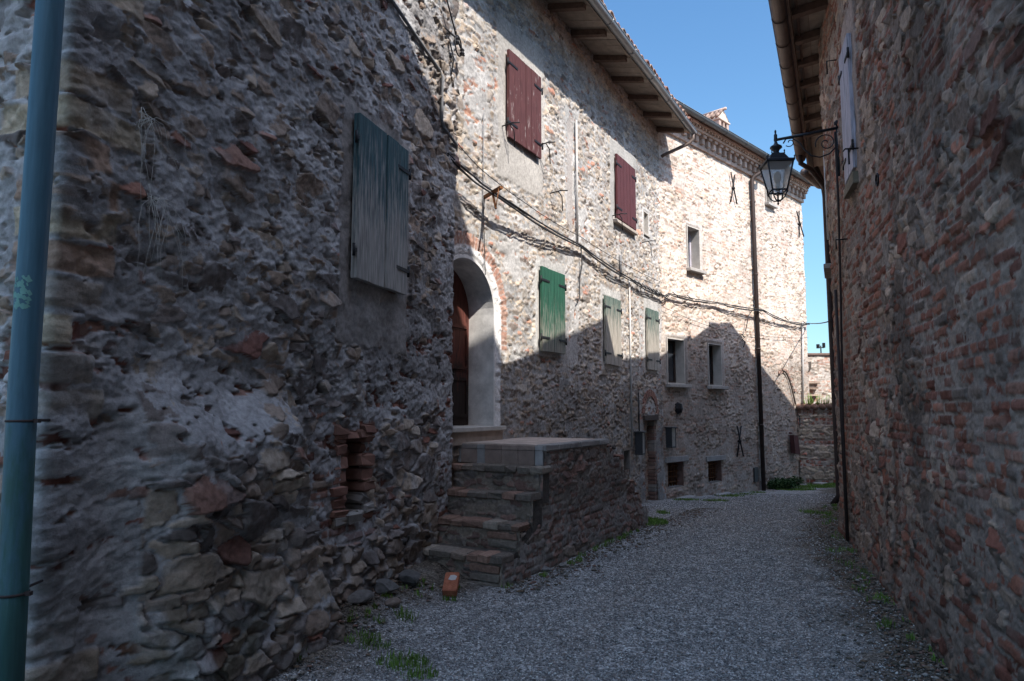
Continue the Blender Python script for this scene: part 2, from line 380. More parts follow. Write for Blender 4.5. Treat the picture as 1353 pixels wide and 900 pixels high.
def rect_hole(a0, a1, b0, b1):
    def f(S, H):
        dx = np.maximum(a0 - S, S - a1); dy = np.maximum(b0 - H, H - b1)
        return np.where((dx < 0) & (dy < 0), np.maximum(dx, dy), np.hypot(np.maximum(dx, 0), np.maximum(dy, 0)) + 1e-9)
    return f
def arch_hole(c, r, b0, spring):
    def f(S, H):
        dr = np.hypot(S - c, np.maximum(H - spring, 0)) - r
        return np.where(H < b0, np.maximum(dr, b0 - H), dr) + 1e-9 * (dr > 0)
    return f

# ------------------------------------------------------------------ ground
def gz(x, y):
    base = -.43 * ss(9, 18.5, y)
    und = .05 * (fbm(x * .5, y * .5, 5, 3) - .5) + .02 * (fbm(x * 3, y * 3, 6, 3) - .5)
    dl = x - (-3.09 + .33 * y)                       # from the left house
    bank = .16 * ss(.75, .05, dl) * ss(9, 7, y)
    dr = (1.25 + .33 * y) - x
    bank2 = .07 * ss(.6, .05, dr) * ss(12, 9, y)
    return base + und * ss(22, 19, y) + bank + bank2
def gz1(x, y): return float(gz(np.array([x]), np.array([y]))[0])

def build_ground():
    xs = np.concatenate([[-300, -60, -15], np.arange(-6, 10.01, .035), [15, 60, 300]])
    ys = np.concatenate([[-300, -60, -10], np.arange(2.4, 12, .035), np.arange(12, 22, .08), [40, 90, 300]])
    X, Y = np.meshgrid(xs, ys); Z = gz(X, Y)
    edge = np.minimum(X - (-3.09 + .33 * Y), np.minimum((1.25 + .33 * Y) - X, 99))
    edge = np.where(Y > 7.6, np.minimum(X - (-.9 + .57 * (Y - 6.9)) + .8, (4.1 + .477 * (Y - 8.6)) - X), edge)
    n = fbm(X * 2.2, Y * 2.2, 41, 4, .6); n2 = fbm(X * 14, Y * 14, 43, 4, .7)
    dirt = ss(.85, .25, edge + (n - .5) * .9)
    Z = Z + .012 * (n2 - .5) * 2 + dirt * .03 * (fbm(X * 9, Y * 9, 47, 3) - .5)
    gcol = np.array([.275, .272, .265]); dcol = np.array([.105, .088, .070]); brown = np.array([.245, .215, .19])
    cx_ = -.9 + .40 * Y + .045 * np.maximum(Y - 9, 0) ** 1.5; tr_ = np.minimum(np.abs(X - cx_ - .95), np.abs(X - cx_ + .55)); track = ss(.42, .72, fbm(X * .8, Y * .45, 49, 4)) * ss(7, 10, Y) * .8 + .45 * ss(.32, .05, tr_ + .25 * (n - .5))
    track = np.clip(track, 0, 1)
    C = gcol * (.7 + .6 * n2)[..., None]
    C = C * (1 - .6 * track[..., None]) + brown * .6 * track[..., None]
    C = C * (1 - dirt[..., None]) + dcol * (.6 + .8 * n2)[..., None] * dirt[..., None]
    nh, ns = X.shape; idx = np.arange(nh * ns).reshape(nh, ns)
    q = np.stack([idx[:-1, :-1], idx[:-1, 1:], idx[1:, 1:], idx[1:, :-1]], -1).reshape(-1, 4)
    me = bpy.data.meshes.new("gravel_road"); me.vertices.add(nh * ns); me.vertices.foreach_set('co', np.stack([X, Y, Z], -1).ravel())
    me.loops.add(len(q) * 4); me.loops.foreach_set('vertex_index', q.ravel()); me.polygons.add(len(q))
    me.polygons.foreach_set('loop_start', np.arange(len(q)) * 4); me.polygons.foreach_set('loop_total', np.full(len(q), 4))
    a = me.color_attributes.new("Col", 'FLOAT_COLOR', 'POINT'); c4 = np.ones((nh * ns, 4), np.float32); c4[:, :3] = C.reshape(-1, 3)
    a.data.foreach_set('color', c4.ravel()); me.update(calc_edges=True)
    # gravel: cell-coloured voronoi grains
    m = bpy.data.materials.new("gravel_ground"); m.use_nodes = True; t = m.node_tree; N = t.nodes; Lk = t.links
    b = N["Principled BSDF"]; b.inputs["Roughness"].default_value = .9; b.inputs["Specular IOR Level"].default_value = .15
    tc = N.new("ShaderNodeTexCoord"); at = N.new("ShaderNodeAttribute"); at.attribute_name = "Col"
    v1 = N.new("ShaderNodeTexVoronoi"); v1.inputs["Scale"].default_value = 78; Lk.new(tc.outputs["Object"], v1.inputs["Vector"])
    v2 = N.new("ShaderNodeTexVoronoi"); v2.inputs["Scale"].default_value = 34; Lk.new(tc.outputs["Object"], v2.inputs["Vector"])
    sx = N.new("ShaderNodeSeparateColor"); Lk.new(v1.outputs["Color"], sx.inputs[0])
    mr = N.new("ShaderNodeMapRange"); mr.inputs[3].default_value = .35; mr.inputs[4].default_value = 1.75; Lk.new(sx.outputs[0], mr.inputs[0])
    sx2 = N.new("ShaderNodeSeparateColor"); Lk.new(v2.outputs["Color"], sx2.inputs[0])
    mr2 = N.new("ShaderNodeMapRange"); mr2.inputs[3].default_value = .75; mr2.inputs[4].default_value = 1.3; Lk.new(sx2.outputs[0], mr2.inputs[0])
    mu = N.new("ShaderNodeMath"); mu.operation = 'MULTIPLY'; Lk.new(mr.outputs[0], mu.inputs[0]); Lk.new(mr2.outputs[0], mu.inputs[1])
    sc = N.new("ShaderNodeVectorMath"); sc.operation = 'SCALE'; Lk.new(at.outputs["Color"], sc.inputs[0]); Lk.new(mu.outputs[0], sc.inputs["Scale"])
    Lk.new(sc.outputs[0], b.inputs["Base Color"])
    bp = N.new("ShaderNodeBump"); bp.inputs["Strength"].default_value = .9; bp.inputs["Distance"].default_value = .012; bp.invert = True
    Lk.new(v1.outputs["Distance"], bp.inputs["Height"]); Lk.new(bp.outputs[0], b.inputs["Normal"])
    link("gravel_road", me, m, kind='structure')

def scatter(name, n, sample, size, colf, m, kind='stuff', label=None, cat=None, seed=1, flat=.6):
    """many small irregular stones as one mesh"""
    rs = np.random.RandomState(seed); pos = sample(rs, n); n = len(pos)
    base = np.array([[1, 0, 0], [0, 1, 0], [-1, 0, 0], [0, -1, 0], [.0, 0, 1], [0, 0, -1.]])
    F_ = np.array([[0, 1, 4], [1, 2, 4], [2, 3, 4], [3, 0, 4], [1, 0, 5], [2, 1, 5], [3, 2, 5], [0, 3, 5]])
    v = base[None] * (1 + .45 * (rs.rand(n, 6, 1) - .5)) + .35 * (rs.rand(n, 6, 3) - .5)
    s = size(rs, pos); v[..., 2] *= flat; v = v * s[:, None, None] * (1 + .4 * (rs.rand(n, 1, 3) - .5))
    a = rs.rand(n) * 6.28; ca, sa = np.cos(a)[:, None], np.sin(a)[:, None]
    x = v[..., 0] * ca - v[..., 1] * sa; y = v[..., 0] * sa + v[..., 1] * ca
    V = np.stack([x + pos[:, None, 0], y + pos[:, None, 1], v[..., 2] + pos[:, None, 2]], -1).reshape(-1, 3)
    T = (F_[None] + (np.arange(n) * 6)[:, None, None]).reshape(-1, 3)
    me = bpy.data.meshes.new(name); me.vertices.add(len(V)); me.vertices.foreach_set('co', V.ravel())
    me.loops.add(len(T) * 3); me.loops.foreach_set('vertex_index', T.ravel()); me.polygons.add(len(T))
    me.polygons.foreach_set('loop_start', np.arange(len(T)) * 3); me.polygons.foreach_set('loop_total', np.full(len(T), 3))
    c = np.repeat(colf(rs, pos), 6, 0); c4 = np.ones((len(V), 4), np.float32); c4[:, :3] = c
    at = me.color_attributes.new("Col", 'FLOAT_COLOR', 'POINT'); at.data.foreach_set('color', c4.ravel()); me.update(calc_edges=True)
    return link(name, me, m, label=label, cat=cat, kind=kind)

build_ground()

# ------------------------------------------------------------------ wall styles (linear albedo)
REDS = [(.22, .105, .078), (.19, .085, .065), (.26, .135, .10), (.16, .08, .065), (.28, .165, .13)]
st_left = dict(w=.16, h=.09, big=1.9, bigth=.62, jit=.95, pw=3.6, amp=.056, gap=.035, round=.075, redrate=.06, reds=REDS, facet=.50, deep=.8, trowel=.10,
    stones=[(.235, .185, .15), (.31, .245, .19), (.19, .16, .145), (.39, .32, .255), (.135, .115, .105), (.28, .215, .17)],
    mortar=[(.30, .29, .285), (.37, .36, .355), (.25, .238, .232)], mrough=.50, smear=.35, lost=.18, palebrick=.12)
st_mid = dict(w=.135, h=.056, big=1.9, bigth=.80, jit=.9, pw=4.0, amp=.029, gap=.03, round=.11, redrate=.05, reds=[(.36, .19, .135), (.40, .23, .165), (.32, .165, .12)], facet=.9,
    stones=[(.38, .315, .255), (.43, .365, .30), (.30, .255, .22), (.48, .42, .36), (.23, .19, .165), (.42, .34, .265)],
    mortar=[(.38, .365, .35), (.43, .415, .40), (.33, .32, .31)], mrough=.55, smear=.55, mortar_level=.42)
st_far = dict(w=.155, h=.052, big=1.8, bigth=.84, jit=.9, pw=4.0, amp=.026, gap=.03, round=.12, redrate=.12, reds=[(.50, .37, .31), (.54, .42, .36), (.46, .33, .27)], facet=.9,
    stones=[(.53, .475, .42), (.58, .53, .48), (.49, .43, .375), (.60, .56, .51), (.30, .25, .21), (.56, .49, .41)],
    mortar=[(.55, .52, .49), (.58, .55, .52), (.50, .47, .44)], mrough=.55, smear=.32, mortar_level=.32, bh=.062, bw=.24, palebrick=.4)
st_right = dict(w=.15, h=.085, big=1.8, bigth=.68, jit=.95, pw=3.4, amp=.026, gap=.035, round=.07, redrate=.26, pits=.03, deep=.7, reds=[(.25, .125, .095), (.29, .15, .115), (.21, .10, .08), (.18, .095, .08)], facet=.85,
    stones=[(.27, .23, .20), (.34, .295, .26), (.21, .185, .17), (.40, .34, .29), (.15, .135, .125)],
    mortar=[(.235, .22, .21), (.28, .265, .25), (.20, .185, .175)], mrough=.9, smear=.32, mortar_level=.40, bh=.075, bw=.26, lost=.14, palebrick=.16)

# ================================================================== LEFT HOUSE (foreground)
FA = Frame((-2.05, 3.15), (.33, 1))
hA = rootm('stone_house', (-2.05, 3.15, 0), 'shaded rough rubble house in the left foreground with blue-green shutter and teal drainpipe', 'house', rz=FA.rz)
eA = FA.P(4.42, 0, 0); cA = FA.P(-.08, 0, 0); lA = cA - Vector((FA.n.x, FA.n.y, 0)) * 3.2; bA = eA - Vector((FA.n.x, FA.n.y, 0)) * 1.6
pathA = Path([(lA.x, lA.y), (cA.x, cA.y), (eA.x, eA.y), (bA.x, bA.y)], -.08 - 3.2)
def brickA(S, H):
    b = np.zeros_like(S)
    b = np.maximum(b, .95 * ss(3.98, 4.12, S + .12 * (fbm(S * 0, H * 4, 4, 2) - .5)) * ss(4.4, 3.6, H))     # brick quoins at the right end
    b = np.maximum(b, .62 * ss(.65, .45, np.hypot((S - 3.35) / 1.0, (H - 2.05) / .7) * .6))      # under the shutter
    b = np.maximum(b, .62 * (np.hypot((S - 3.35) / .5, (H - 5.35) / .5) < 1))
    b = np.maximum(b, .60 * (np.hypot((S - 2.45) / .75, (H - 1.1) / .55) < 1))
    b = np.maximum(b, .52 * (np.hypot((S - .75) / .75, (H - 1.62) / .28) < 1))
    b = np.maximum(b, .55 * (S < -.08) * np.ones_like(S))
    b = np.maximum(b, .62 * (np.abs(S - .10) < .22) * (H < 2.3))
    return b
st_left['brick'] = brickA
st_left['mortar_level'] = lambda S, H: .60 + .20 * ss(3.2, 2.2, S + .8 * (fbm(S * .9, H * .9, 88, 3) - .5)) * ss(1.6, 2.6, H) - .30 * ss(1.9, .9, H) * ss(-.1, .5, S + .6 * (fbm(S * 1.4, H * 1.4, 90, 3) - .5)) + .12 * ss(3.0, 3.8, S) * ss(2, 3, H)
def macroA(S, H):
    e = 1.62 + .09 * H * -1 + .10 * (fbm(H * 2.2, S * 0, 15, 3) - .5) * 2 + .27 * ss(1.2, -.1, H)
    b = .25 * ss(e + .04, e - .04, S) * ss(1.75, 1.35, H + .25 * (fbm(S * 1.5, H * 0, 17, 3) - .5)) * ss(.10, .55, S)
    return b + .10 * ss(.9, -.1, H) * ss(.10, .5, S) * ss(3.7, 2.9, S) + .05 * (fbm(S * 1.6, H * 1.6, 19, 3) - .5) + .04 * (fbm(S * 5, H * 6, 23, 3, .6) - .5) + .045 * np.exp(-((S - .05) / .2) ** 2) * (fbm(S * 2, H * 3.4, 29, 2) - .3)
def quoinA(S, H):
    """dressed corner stones and brick courses at the near corner"""
    y = H + .03 * (fbm(S * 3, H * 3, 401, 3) - .5); j = np.floor(y / .17); v = y / .17 - j
    r = h2(j, j * 0 + 1, 402); wdt = .16 + .26 * h2(j, j * 0 + 2, 403); r3 = h2(j, j * 0 + 3, 404)
    e = np.minimum(np.minimum(v, 1 - v) * .17, wdt - np.abs(S + .08)) + .012 * (fbm(S * 14, H * 14, 405, 4, .6) - .5)
    m = ss(.008, .022, e) * (r3 > .42) * ss(.75, .6, fbm(S * 4, H * 4, 409, 3))
    c = pal([(.36, .29, .22), (.30, .26, .22), (.26, .14, .105), (.40, .33, .24), (.33, .23, .17), (.30, .28, .26)], r) * (.75 + .5 * fbm(S * 8, H * 10, 406, 4, .6))[..., None]
    return m, .62 + .25 * r3 + 1.1 * (fbm(S * 9 + 9 * r, H * 11, 407, 4, .6) - .5), c
st_left['quoin'] = quoinA
def tintA(S, H, C):
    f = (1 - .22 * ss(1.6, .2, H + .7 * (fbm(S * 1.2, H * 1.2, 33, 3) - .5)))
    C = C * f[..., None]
    moss = ss(.58, .7, fbm(S * 2.5, H * 2.5, 35, 4)) * ss(1.1, .2, H) * .45
    C = C * (1 - moss[..., None]) + np.array([.06, .07, .04]) * moss[..., None]
    lime = ss(.60, .72, fbm(S * 3.2 + 7, H * 2.2, 36, 4, .6)) * ss(1.7, .9, H) * ss(-.3, .6, S) * .55
    return C * (1 - lime[..., None]) + np.array([.42, .415, .41]) * lime[..., None]
holeA = rect_hole(2.30, 2.60, .80, 1.36); shutA = rect_hole(2.36, 3.10, 2.72, 3.90)
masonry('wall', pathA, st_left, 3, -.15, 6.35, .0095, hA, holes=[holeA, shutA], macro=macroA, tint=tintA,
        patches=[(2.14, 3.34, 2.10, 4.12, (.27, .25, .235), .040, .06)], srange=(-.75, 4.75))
st_coarse = dict(st_left); st_coarse.pop('quoin')
masonry('upper_wall', pathA, st_coarse, 3, 6.35, 7.7, .03, hA, srange=(-3.2, 5.9), tint=None)
mb = MB()   # body behind the stone skin
polyA = [FA.P(-3.0, -.4, 0), FA.P(4.25, -.4, 0), FA.P(4.25, -4.5, 0), FA.P(-3.0, -4.5, 0)]
polyA = [FA.P(.08, -.3, 0), FA.P(4.2, -.3, 0), FA.P(4.2, -3.1, 0), FA.P(.08, -3.1, 0)]
mb.prism([(p.x, p.y) for p in polyA], -.3, 7.6, col=(.05, .045, .04)); mb.build('body', M['plain'], hA)
mb = MB()   # gable roof with a short eave
e0, e1 = -.45, 4.85
mb.hexa([FA.P(e0, .38, 7.60), FA.P(e1, .38, 7.60), FA.P(e1, -1.7, 8.45), FA.P(e0, -1.7, 8.45), FA.P(e0, .38, 7.70), FA.P(e1, .38, 7.70), FA.P(e1, -1.7, 8.55), FA.P(e0, -1.7, 8.55)], col=(.3, .16, .11))
mb.hexa([FA.P(e0, -1.7, 8.45), FA.P(e1, -1.7, 8.45), FA.P(e1, -3.6, 7.6), FA.P(e0, -3.6, 7.6), FA.P(e0, -1.7, 8.55), FA.P(e1, -1.7, 8.55), FA.P(e1, -3.6, 7.7), FA.P(e0, -3.6, 7.7)], col=(.3, .16, .11))
mb.build('roof', M['tile'], hA)
# niche
mb = MB()
mb.box(FA, 2.24, 2.66, -.32, -.28, .74, 1.42, col=(.03, .026, .022))
nz = .70
while nz < 1.40:
    hb = random.choice([.06, .07, .09, .11])
    for (x0, x1) in ((2.17, 2.33), (2.57, 2.72)):
        mb.bbox(FA, x0 + random.uniform(-.03, .02), x1 + random.uniform(-.02, .03), -.29, .04 + random.uniform(-.02, .035), nz + .004, nz + hb - .004, bv=.014, jit=.016, col=jc(random.choice([(.22, .12, .09), (.24, .20, .16), (.26, .24, .22), (.20, .105, .08)])))
    nz += hb
for x0 in (2.16, 2.33, 2.50):
    mb.bbox(FA, x0, x0 + .2, -.29, .06 + random.uniform(-.02, .03), .71, .79, bv=.014, jit=.016, col=jc((.25, .235, .215))); mb.bbox(FA, x0, x0 + .17, -.29, .06 + random.uniform(-.02, .02), 1.36, 1.43, bv=.012, jit=.014, col=jc((.22, .12, .09)))
for q in range(4):
    mb.bbox(FA, 2.32, 2.58, -.27, -.12 + .03 * q % .05, .82 + q * .13, .89 + q * .13, jit=.01, col=(.20, .12, .09) if q % 2 else (.20, .18, .16))
mb.build('wall_niche', M['plain'], hA)

def shutter_pair(F, parent, s0, s1, h0, h1, off, mats, planks=4, split=None, frame_col=None, hinges='strap', depth=.2, reveal='plaster', name='shutter', thick=.035, lbl=None, jitter=.004):
    """a window with closed plank shutters: frame (part) > shutter leaves, hinges"""
    fr = MB(); t = .05
    fr.box(F, s0 - .01, s0 + t, -depth, off - .03, h0, h1); fr.box(F, s1 - t, s1 + .01, -depth, off - .03, h0, h1)
    fr.box(F, s0 + t, s1 - t, -depth, off - .031, h1 - t, h1 + .01); fr.box(F, s0 + t, s1 - t, -depth, off - .029, h0 - .01, h0 + t)
    fo = fr.build('window', M[reveal], parent)
    split = (s0 + s1) / 2 if split is None else split
    for (a, b, inv) in ((s0, split - .004, 0), (split + .004, s1, 1)):
        lf = MB(); np_ = max(1, planks // 2); wd = (b - a) / np_
        for q in range(np_):
            lf.bbox(F, a + q * wd + .0035, a + (q + 1) * wd - .0035, off, off + thick + random.uniform(0, jitter), h0 + random.uniform(-.006, .004), h1 + random.uniform(-.004, .004), bv=.003)
        o_ = lf.build('shutter', mats, fo, label=lbl)
    for hh in (h0 + (h1 - h0) * .16, h1 - (h1 - h0) * .16):
        L_ = min(.22, (s1 - s0) * .3)
        for (x0, x1, xp) in ((s0 - .034, s0 + L_, s0 - .03), (s1 - L_, s1 + .034, s1 + .03)):
            hg = MB(); hg.box(F, x0, x1, off + thick + .002, off + thick + .010, hh - .015, hh + .015)
            hg.tube([F.P(xp, off + thick, hh - .05), F.P(xp, off + thick, hh + .05)], .012); hg.build('hinge', M['iron'], fo)
    return fo
shutter_pair(FA, hA, 2.29, 3.17, 2.63, 3.98, .06, M['teal_paint'], planks=4, split=2.76, thick=.045, jitter=.012, reveal='wood', lbl='blue-green plank shutter bleached grey towards its foot')
mb = MB()  # conduit climbing down the wall
mb.tube([FA.P(1.9, .06, 5.45), FA.P(2.8, .06, 5.30), FA.P(3.90, .07, 5.13), FA.P(3.97, .07, 5.08), FA.P(3.975, .07, 4.62), FA.P(4.02, .07, 4.56), FA.P(4.38, .07, 4.50), FA.P(4.46, .03, 4.46)], .017, n=8)
mb.build('conduit', M['grey_cable'], hA, label='dark conduit running down the upper right of the wall')
mb = MB()  # iron cable bracket with ring and insulators
c = FA.P(4.2, .05, 5.62)
mb.tube([FA.P(4.0, .02, 5.72), FA.P(4.2, .14, 5.62), FA.P(4.36, .16, 5.5)], .010)
mb.tube([FA.P(4.24 + .09 * math.cos(a), .14, 5.56 + .11 * math.sin(a)) for a in np.linspace(0, 6.3, 20)], .008)
mb.tube([FA.P(4.2, .02, 5.75), FA.P(4.21, .1, 5.4), FA.P(4.22, .06, 5.2)], .008)
mb.lathe(FA.P(4.2, .14, 5.56), [(.02, 0), (.03, .02), (.018, .04), (.028, .06), (.01, .08)], n=8); mb.lathe(FA.P(4.3, .16, 5.48), [(.02, 0), (.03, .02), (.018, .04), (.028, .06), (.01, .08)], n=8)
mb.build('cable_bracket', M['iron'], hA)
# drainpipe at the corner
mb = MB()
pp = [(-2.045, 2.86, 4.6), (-2.045, 2.86, 3.4), (-2.03, 2.84, 1.7), (-1.985, 2.80, .9), (-1.955, 2.78, -.05)]
mb.tube(pp, .054, n=20)
dp = mb.build('drainpipe', M['pipe_paint'], hA, label='round teal-painted drainpipe with thin joint rings, at the near corner')
for z, (x, y) in ((1.55, (-2.022, 2.835)), (.87, (-1.984, 2.799)), (3.9, (-2.045, 2.86))):
    mb = MB(); mb.tube([(x, y, z - .005), (x, y, z + .005)], .0580, n=20); mb.box(Frame((x, y), (1, 0)), .045, .075, -.008, .012, z - .008, z + .008); mb.tube([(x, y, z), (x - .02, y + .2, z)], .006); mb.build('pipe_bracket', M['brown_metal'], dp)
mb = MB(); rs_ = random.Random(12)   # mint paint smeared on the pipe
for q in range(46):
    z = 2.02 + rs_.uniform(0, .13); a0_ = rs_.uniform(-2.5, -1.1); w_ = rs_.uniform(.15, .6); h_ = rs_.uniform(.006, .014)
    t_ = (z - 1.7) / 1.7; cx0 = -2.03 - .015 * t_; cy0 = 2.84 + .02 * t_; vs_ = []
    for k2 in range(5):
        an = a0_ + w_ * k2 / 4; e2_ = h_ * (1 - abs(k2 - 2) / 2.3)
        vs_ += [(cx0 + .0552 * math.cos(an), cy0 + .0552 * math.sin(an), z - e2_ - k2 * .002 + q * 1e-5), (cx0 + .0552 * math.cos(an), cy0 + .0552 * math.sin(an), z + e2_ - k2 * .002)]
    mb.add(vs_, [(2 * k2, 2 * k2 + 2, 2 * k2 + 3, 2 * k2 + 1) for k2 in range(4)], col=(.17, .34, .30))
mb.build('paint_smear', M['plain'], dp)
# dry roots hanging on the wall
mb = MB(); rs = random.Random(5)
for (s, h, n_, l_) in ((.24, 3.05, 13, .46), (.30, 2.66, 15, .42)):
    for q in range(n_):
        p = [FA.P(s + rs.uniform(-.03, .03), .08, h + rs.uniform(-.05, .1))]; dx = rs.uniform(-.3, .5) * rs.choice([.3, 1, 2.2]); L_ = l_ * rs.uniform(.15, 1.1); wv = rs.uniform(.01, .05); fq = rs.uniform(3, 9); o_ = rs.uniform(.09, .17)
        for k2 in range(1, 6):
            t = k2 / 5; p.append(FA.P(s + dx * .3 * t + wv * math.sin(t * fq + q), o_ + .02 * t, h + .06 * math.sin(t * 3) - L_ * t * t * .9 - L_ * .15 * t))
        mb.tube(p, .0018, n=4, r2=.0007)
mb.build('dry_roots', M['straw'], None, label='tangle of thin dry roots hanging on the shaded wall beside the teal drainpipe', cat='dry plant', origin=tuple(FA.P(.25, .08, 2.3)))

# ================================================================== MIDDLE HOUSE with the arched door
F2 = Frame((-.212, 8.374), (.57, 1))
hB = rootm('stone_house', (-.212, 8.374, 0), 'middle rubble stone house with arched doorway, dark red shutters and green shutters', 'house', rz=F2.rz)
pB0 = F2.P(-2.2, 0, 0); pB1 = F2.P(6.72, 0, 0)
pathB = Path([(pB0.x, pB0.y), (pB1.x, pB1.y)], -2.2)
ARC, ARR, ARS = -.62, .62, 2.76
d2 = (5.50, 6.22)
holesB = [arch_hole(ARC, ARR, 1.36, ARS), rect_hole(.24, 1.08, 5.14, 6.25), rect_hole(4.12, 5.02, 5.02, 6.13), rect_hole(1.17, 1.83, 2.43, 3.53), rect_hole(3.50, 4.14, 2.38, 3.48), rect_hole(5.67, 6.31, 2.40, 3.53),
          rect_hole(5.70, 5.94, 5.08, 5.52), rect_hole(d2[0], d2[1], -.5, 1.38), rect_hole(4.37, 4.67, .46, .86)]
def brickB(S, H):
    b = np.zeros_like(S)
    rr = np.hypot(S - ARC, np.maximum(H - ARS, 0))
    b = np.maximum(b, .0 * rr)
    def R_(a0, a1, b0, b1, v): return v * ((S > a0) & (S < a1) & (H > b0) & (H < b1))
    for q in (R_(1.95, 2.5, 2.3, 3.25, .66), R_(5.25, 5.62, 2.3, 3.5, .66), R_(2.05, 2.5, 4.2, 6.3, .62), R_(-.75, -.25, 4.9, 5.9, .60), R_(-.1, .14, 5.0, 5.9, .60),
              R_(5.2, 6.7, -.3, 1.7, .62), R_(6.35, 6.72, 1.5, 3.6, .55), R_(2.4, 3.1, 4.3, 5.2, .40), R_(.1, .6, 3.3, 3.9, .38)): b = np.maximum(b, q)
    return b
st_mid['brick'] = brickB
st_mid['mortar_level'] = lambda S, H: .54 + .20 * ss(2.2, .4, H) * ss(1.8, .6, S) + .10 * ss(4.4, 3.4, H) * ss(2.6, 3.6, H) + .12 * ss(4.6, 4.0, H) * (S < 2.4)
def tintB(S, H, C):
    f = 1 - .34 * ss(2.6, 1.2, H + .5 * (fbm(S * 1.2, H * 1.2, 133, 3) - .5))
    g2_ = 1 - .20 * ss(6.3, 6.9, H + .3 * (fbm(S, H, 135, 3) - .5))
    # radial brick ring over the arched door
    r = np.hypot(S - ARC, H - ARS); th = np.arctan2(H - ARS, S - ARC)
    ring = ((H > ARS - .45) & (((H > ARS) & (r < ARR + .27)) | ((H <= ARS) & (np.abs(S - ARC) < ARR + .25))))
    arc = np.where(H > ARS, th * (ARR + .13), (H - ARS)); j = np.floor(arc / .062); e = np.abs(arc / .062 - j - .5)
    e2 = .47 - e; k_ = ss(.0, .10, e2 + .1 * (fbm(S * 20, H * 20, 141, 3) - .5))
    r1 = h2(j, j * 0 + 4, 151)
    bc = pal([(.38, .22, .165), (.43, .27, .21), (.34, .19, .145)], r1) * (.8 + .4 * h2(j, j * 0 + 9, 152))[..., None]
    rc = np.array([.44, .40, .37]) * (1 - k_[..., None]) + bc * k_[..., None]
    rim = ss(.13, .10, np.where(H > ARS, r - ARR, np.abs(S - ARC) - ARR) + .03 * (fbm(S * 6, H * 6, 143, 3) - .5)) * (H > 1.3)
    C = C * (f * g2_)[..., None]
    C = np.where(ring[..., None], rc, C)
    return C * (1 - rim[..., None]) + np.array([.72, .70, .68]) * rim[..., None]
def macroB(S, H):
    r = np.hypot(S - ARC, np.maximum(H - ARS, 0)); g_ = ss(ARR + .30, ARR + .22, np.where(H > ARS, r, np.abs(S - ARC))) * (H > 1.3)
    return .05 * (fbm(S * .8, H * .8, 119, 3) - .5) - .008 * g_ + .03 * ss(.8, -.2, H)
pl1, pl2 = (.40, .375, .345), (.47, .455, .435)
patB = [(-.0, 1.30, 4.55, 6.75, pl1, .032, .10), (3.86, 5.25, 4.80, 6.45, (.38, .365, .345), .03, .06), (1.04, 1.96, 2.34, 3.72, pl2, .028, .05), (3.36, 4.28, 2.26, 3.66, pl2, .028, .05),
        (5.55, 6.42, 2.30, 3.80, pl2, .028, .06), (5.6, 6.02, 4.95, 5.62, pl2, .028, .03), (2.16, 2.32, 4.2, 6.2, (.36, .33, .31), .010, .16)]
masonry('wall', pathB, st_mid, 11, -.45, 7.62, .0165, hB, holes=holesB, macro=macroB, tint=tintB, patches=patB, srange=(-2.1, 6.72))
mb = MB()
mb.prism([(p.x, p.y) for p in (F2.P(-2.0, -.52, 0), F2.P(6.60, -.52, 0), F2.P(6.60, -6, 0), F2.P(-2.0, -6, 0))], -.5, 7.55, col=(.04, .035, .03)); mb.build('body', M['plain'], hB)
# arched door
mb = MB(); N_ = 24
def arc_pts(r, n=N_): return [(ARC + r * math.cos(math.pi * (1 - i / n)), ARS + r * math.sin(math.pi * (1 - i / n))) for i in range(n + 1)]
prof = [(ARC - ARR, 1.38)] + arc_pts(ARR) + [(ARC + ARR, 1.38)]; pin = [(ARC - ARR + .035, 1.38)] + arc_pts(ARR - .035) + [(ARC + ARR - .035, 1.38)]
for o0, o1 in ((-.42, .006),):
    for i in range(len(prof) - 1):
        a, b = prof[i], prof[i + 1]; c_, d_ = pin[i], pin[i + 1]
        mb.add([F2.P(a[0], o0, a[1]), F2.P(b[0], o0, b[1]), F2.P(b[0], o1, b[1]), F2.P(a[0], o1, a[1]), F2.P(c_[0], o0, c_[1]), F2.P(d_[0], o0, d_[1]), F2.P(d_[0], o1, d_[1]), F2.P(c_[0], o1, c_[1])],
               [(0, 1, 2, 3), (4, 7, 6, 5), (3, 2, 6, 7), (0, 4, 5, 1)])
surround = mb.build('door_surround', M['arch_plaster'], hB, label='white plastered arched surround with brick ring')
mb = MB(); dpts = [(ARC - ARR + .03, 1.40)] + arc_pts(ARR - .03) + [(ARC + ARR - .03, 1.40)]
n_ = len(dpts); mb.add([F2.P(x, -.36, z) for x, z in dpts] + [F2.P(x, -.41, z) for x, z in dpts], [tuple(range(n_)), tuple(range(2 * n_ - 1, n_ - 1, -1))])
mb.box(F2, ARC - .012, ARC + .012, -.36, -.345, 1.40, ARS + ARR - .05)
for a, b in ((ARC - .54, ARC - .06), (ARC + .06, ARC + .54)):
    for z0_, z1_ in ((1.50, 1.98), (2.08, 2.62)):
        for (x0, x1, y0, y1) in ((a, b, z0_, z0_ + .035), (a, b, z1_ - .035, z1_), (a, a + .035, z0_ + .035, z1_ - .035), (b - .035, b, z0_ + .035, z1_ - .035)):
            mb.box(F2, x0, x1, -.36, -.338, y0, y1)
door = mb.build('door', M['door_wood'], hB, label='red-brown panelled wooden door')
mb = MB(); mb.tube([F2.P(ARC + .07, -.335, 2.02), F2.P(ARC + .07, -.29, 2.02), F2.P(ARC + .16, -.29, 2.01)], .01)
mb.build('handle', M['iron'], door)
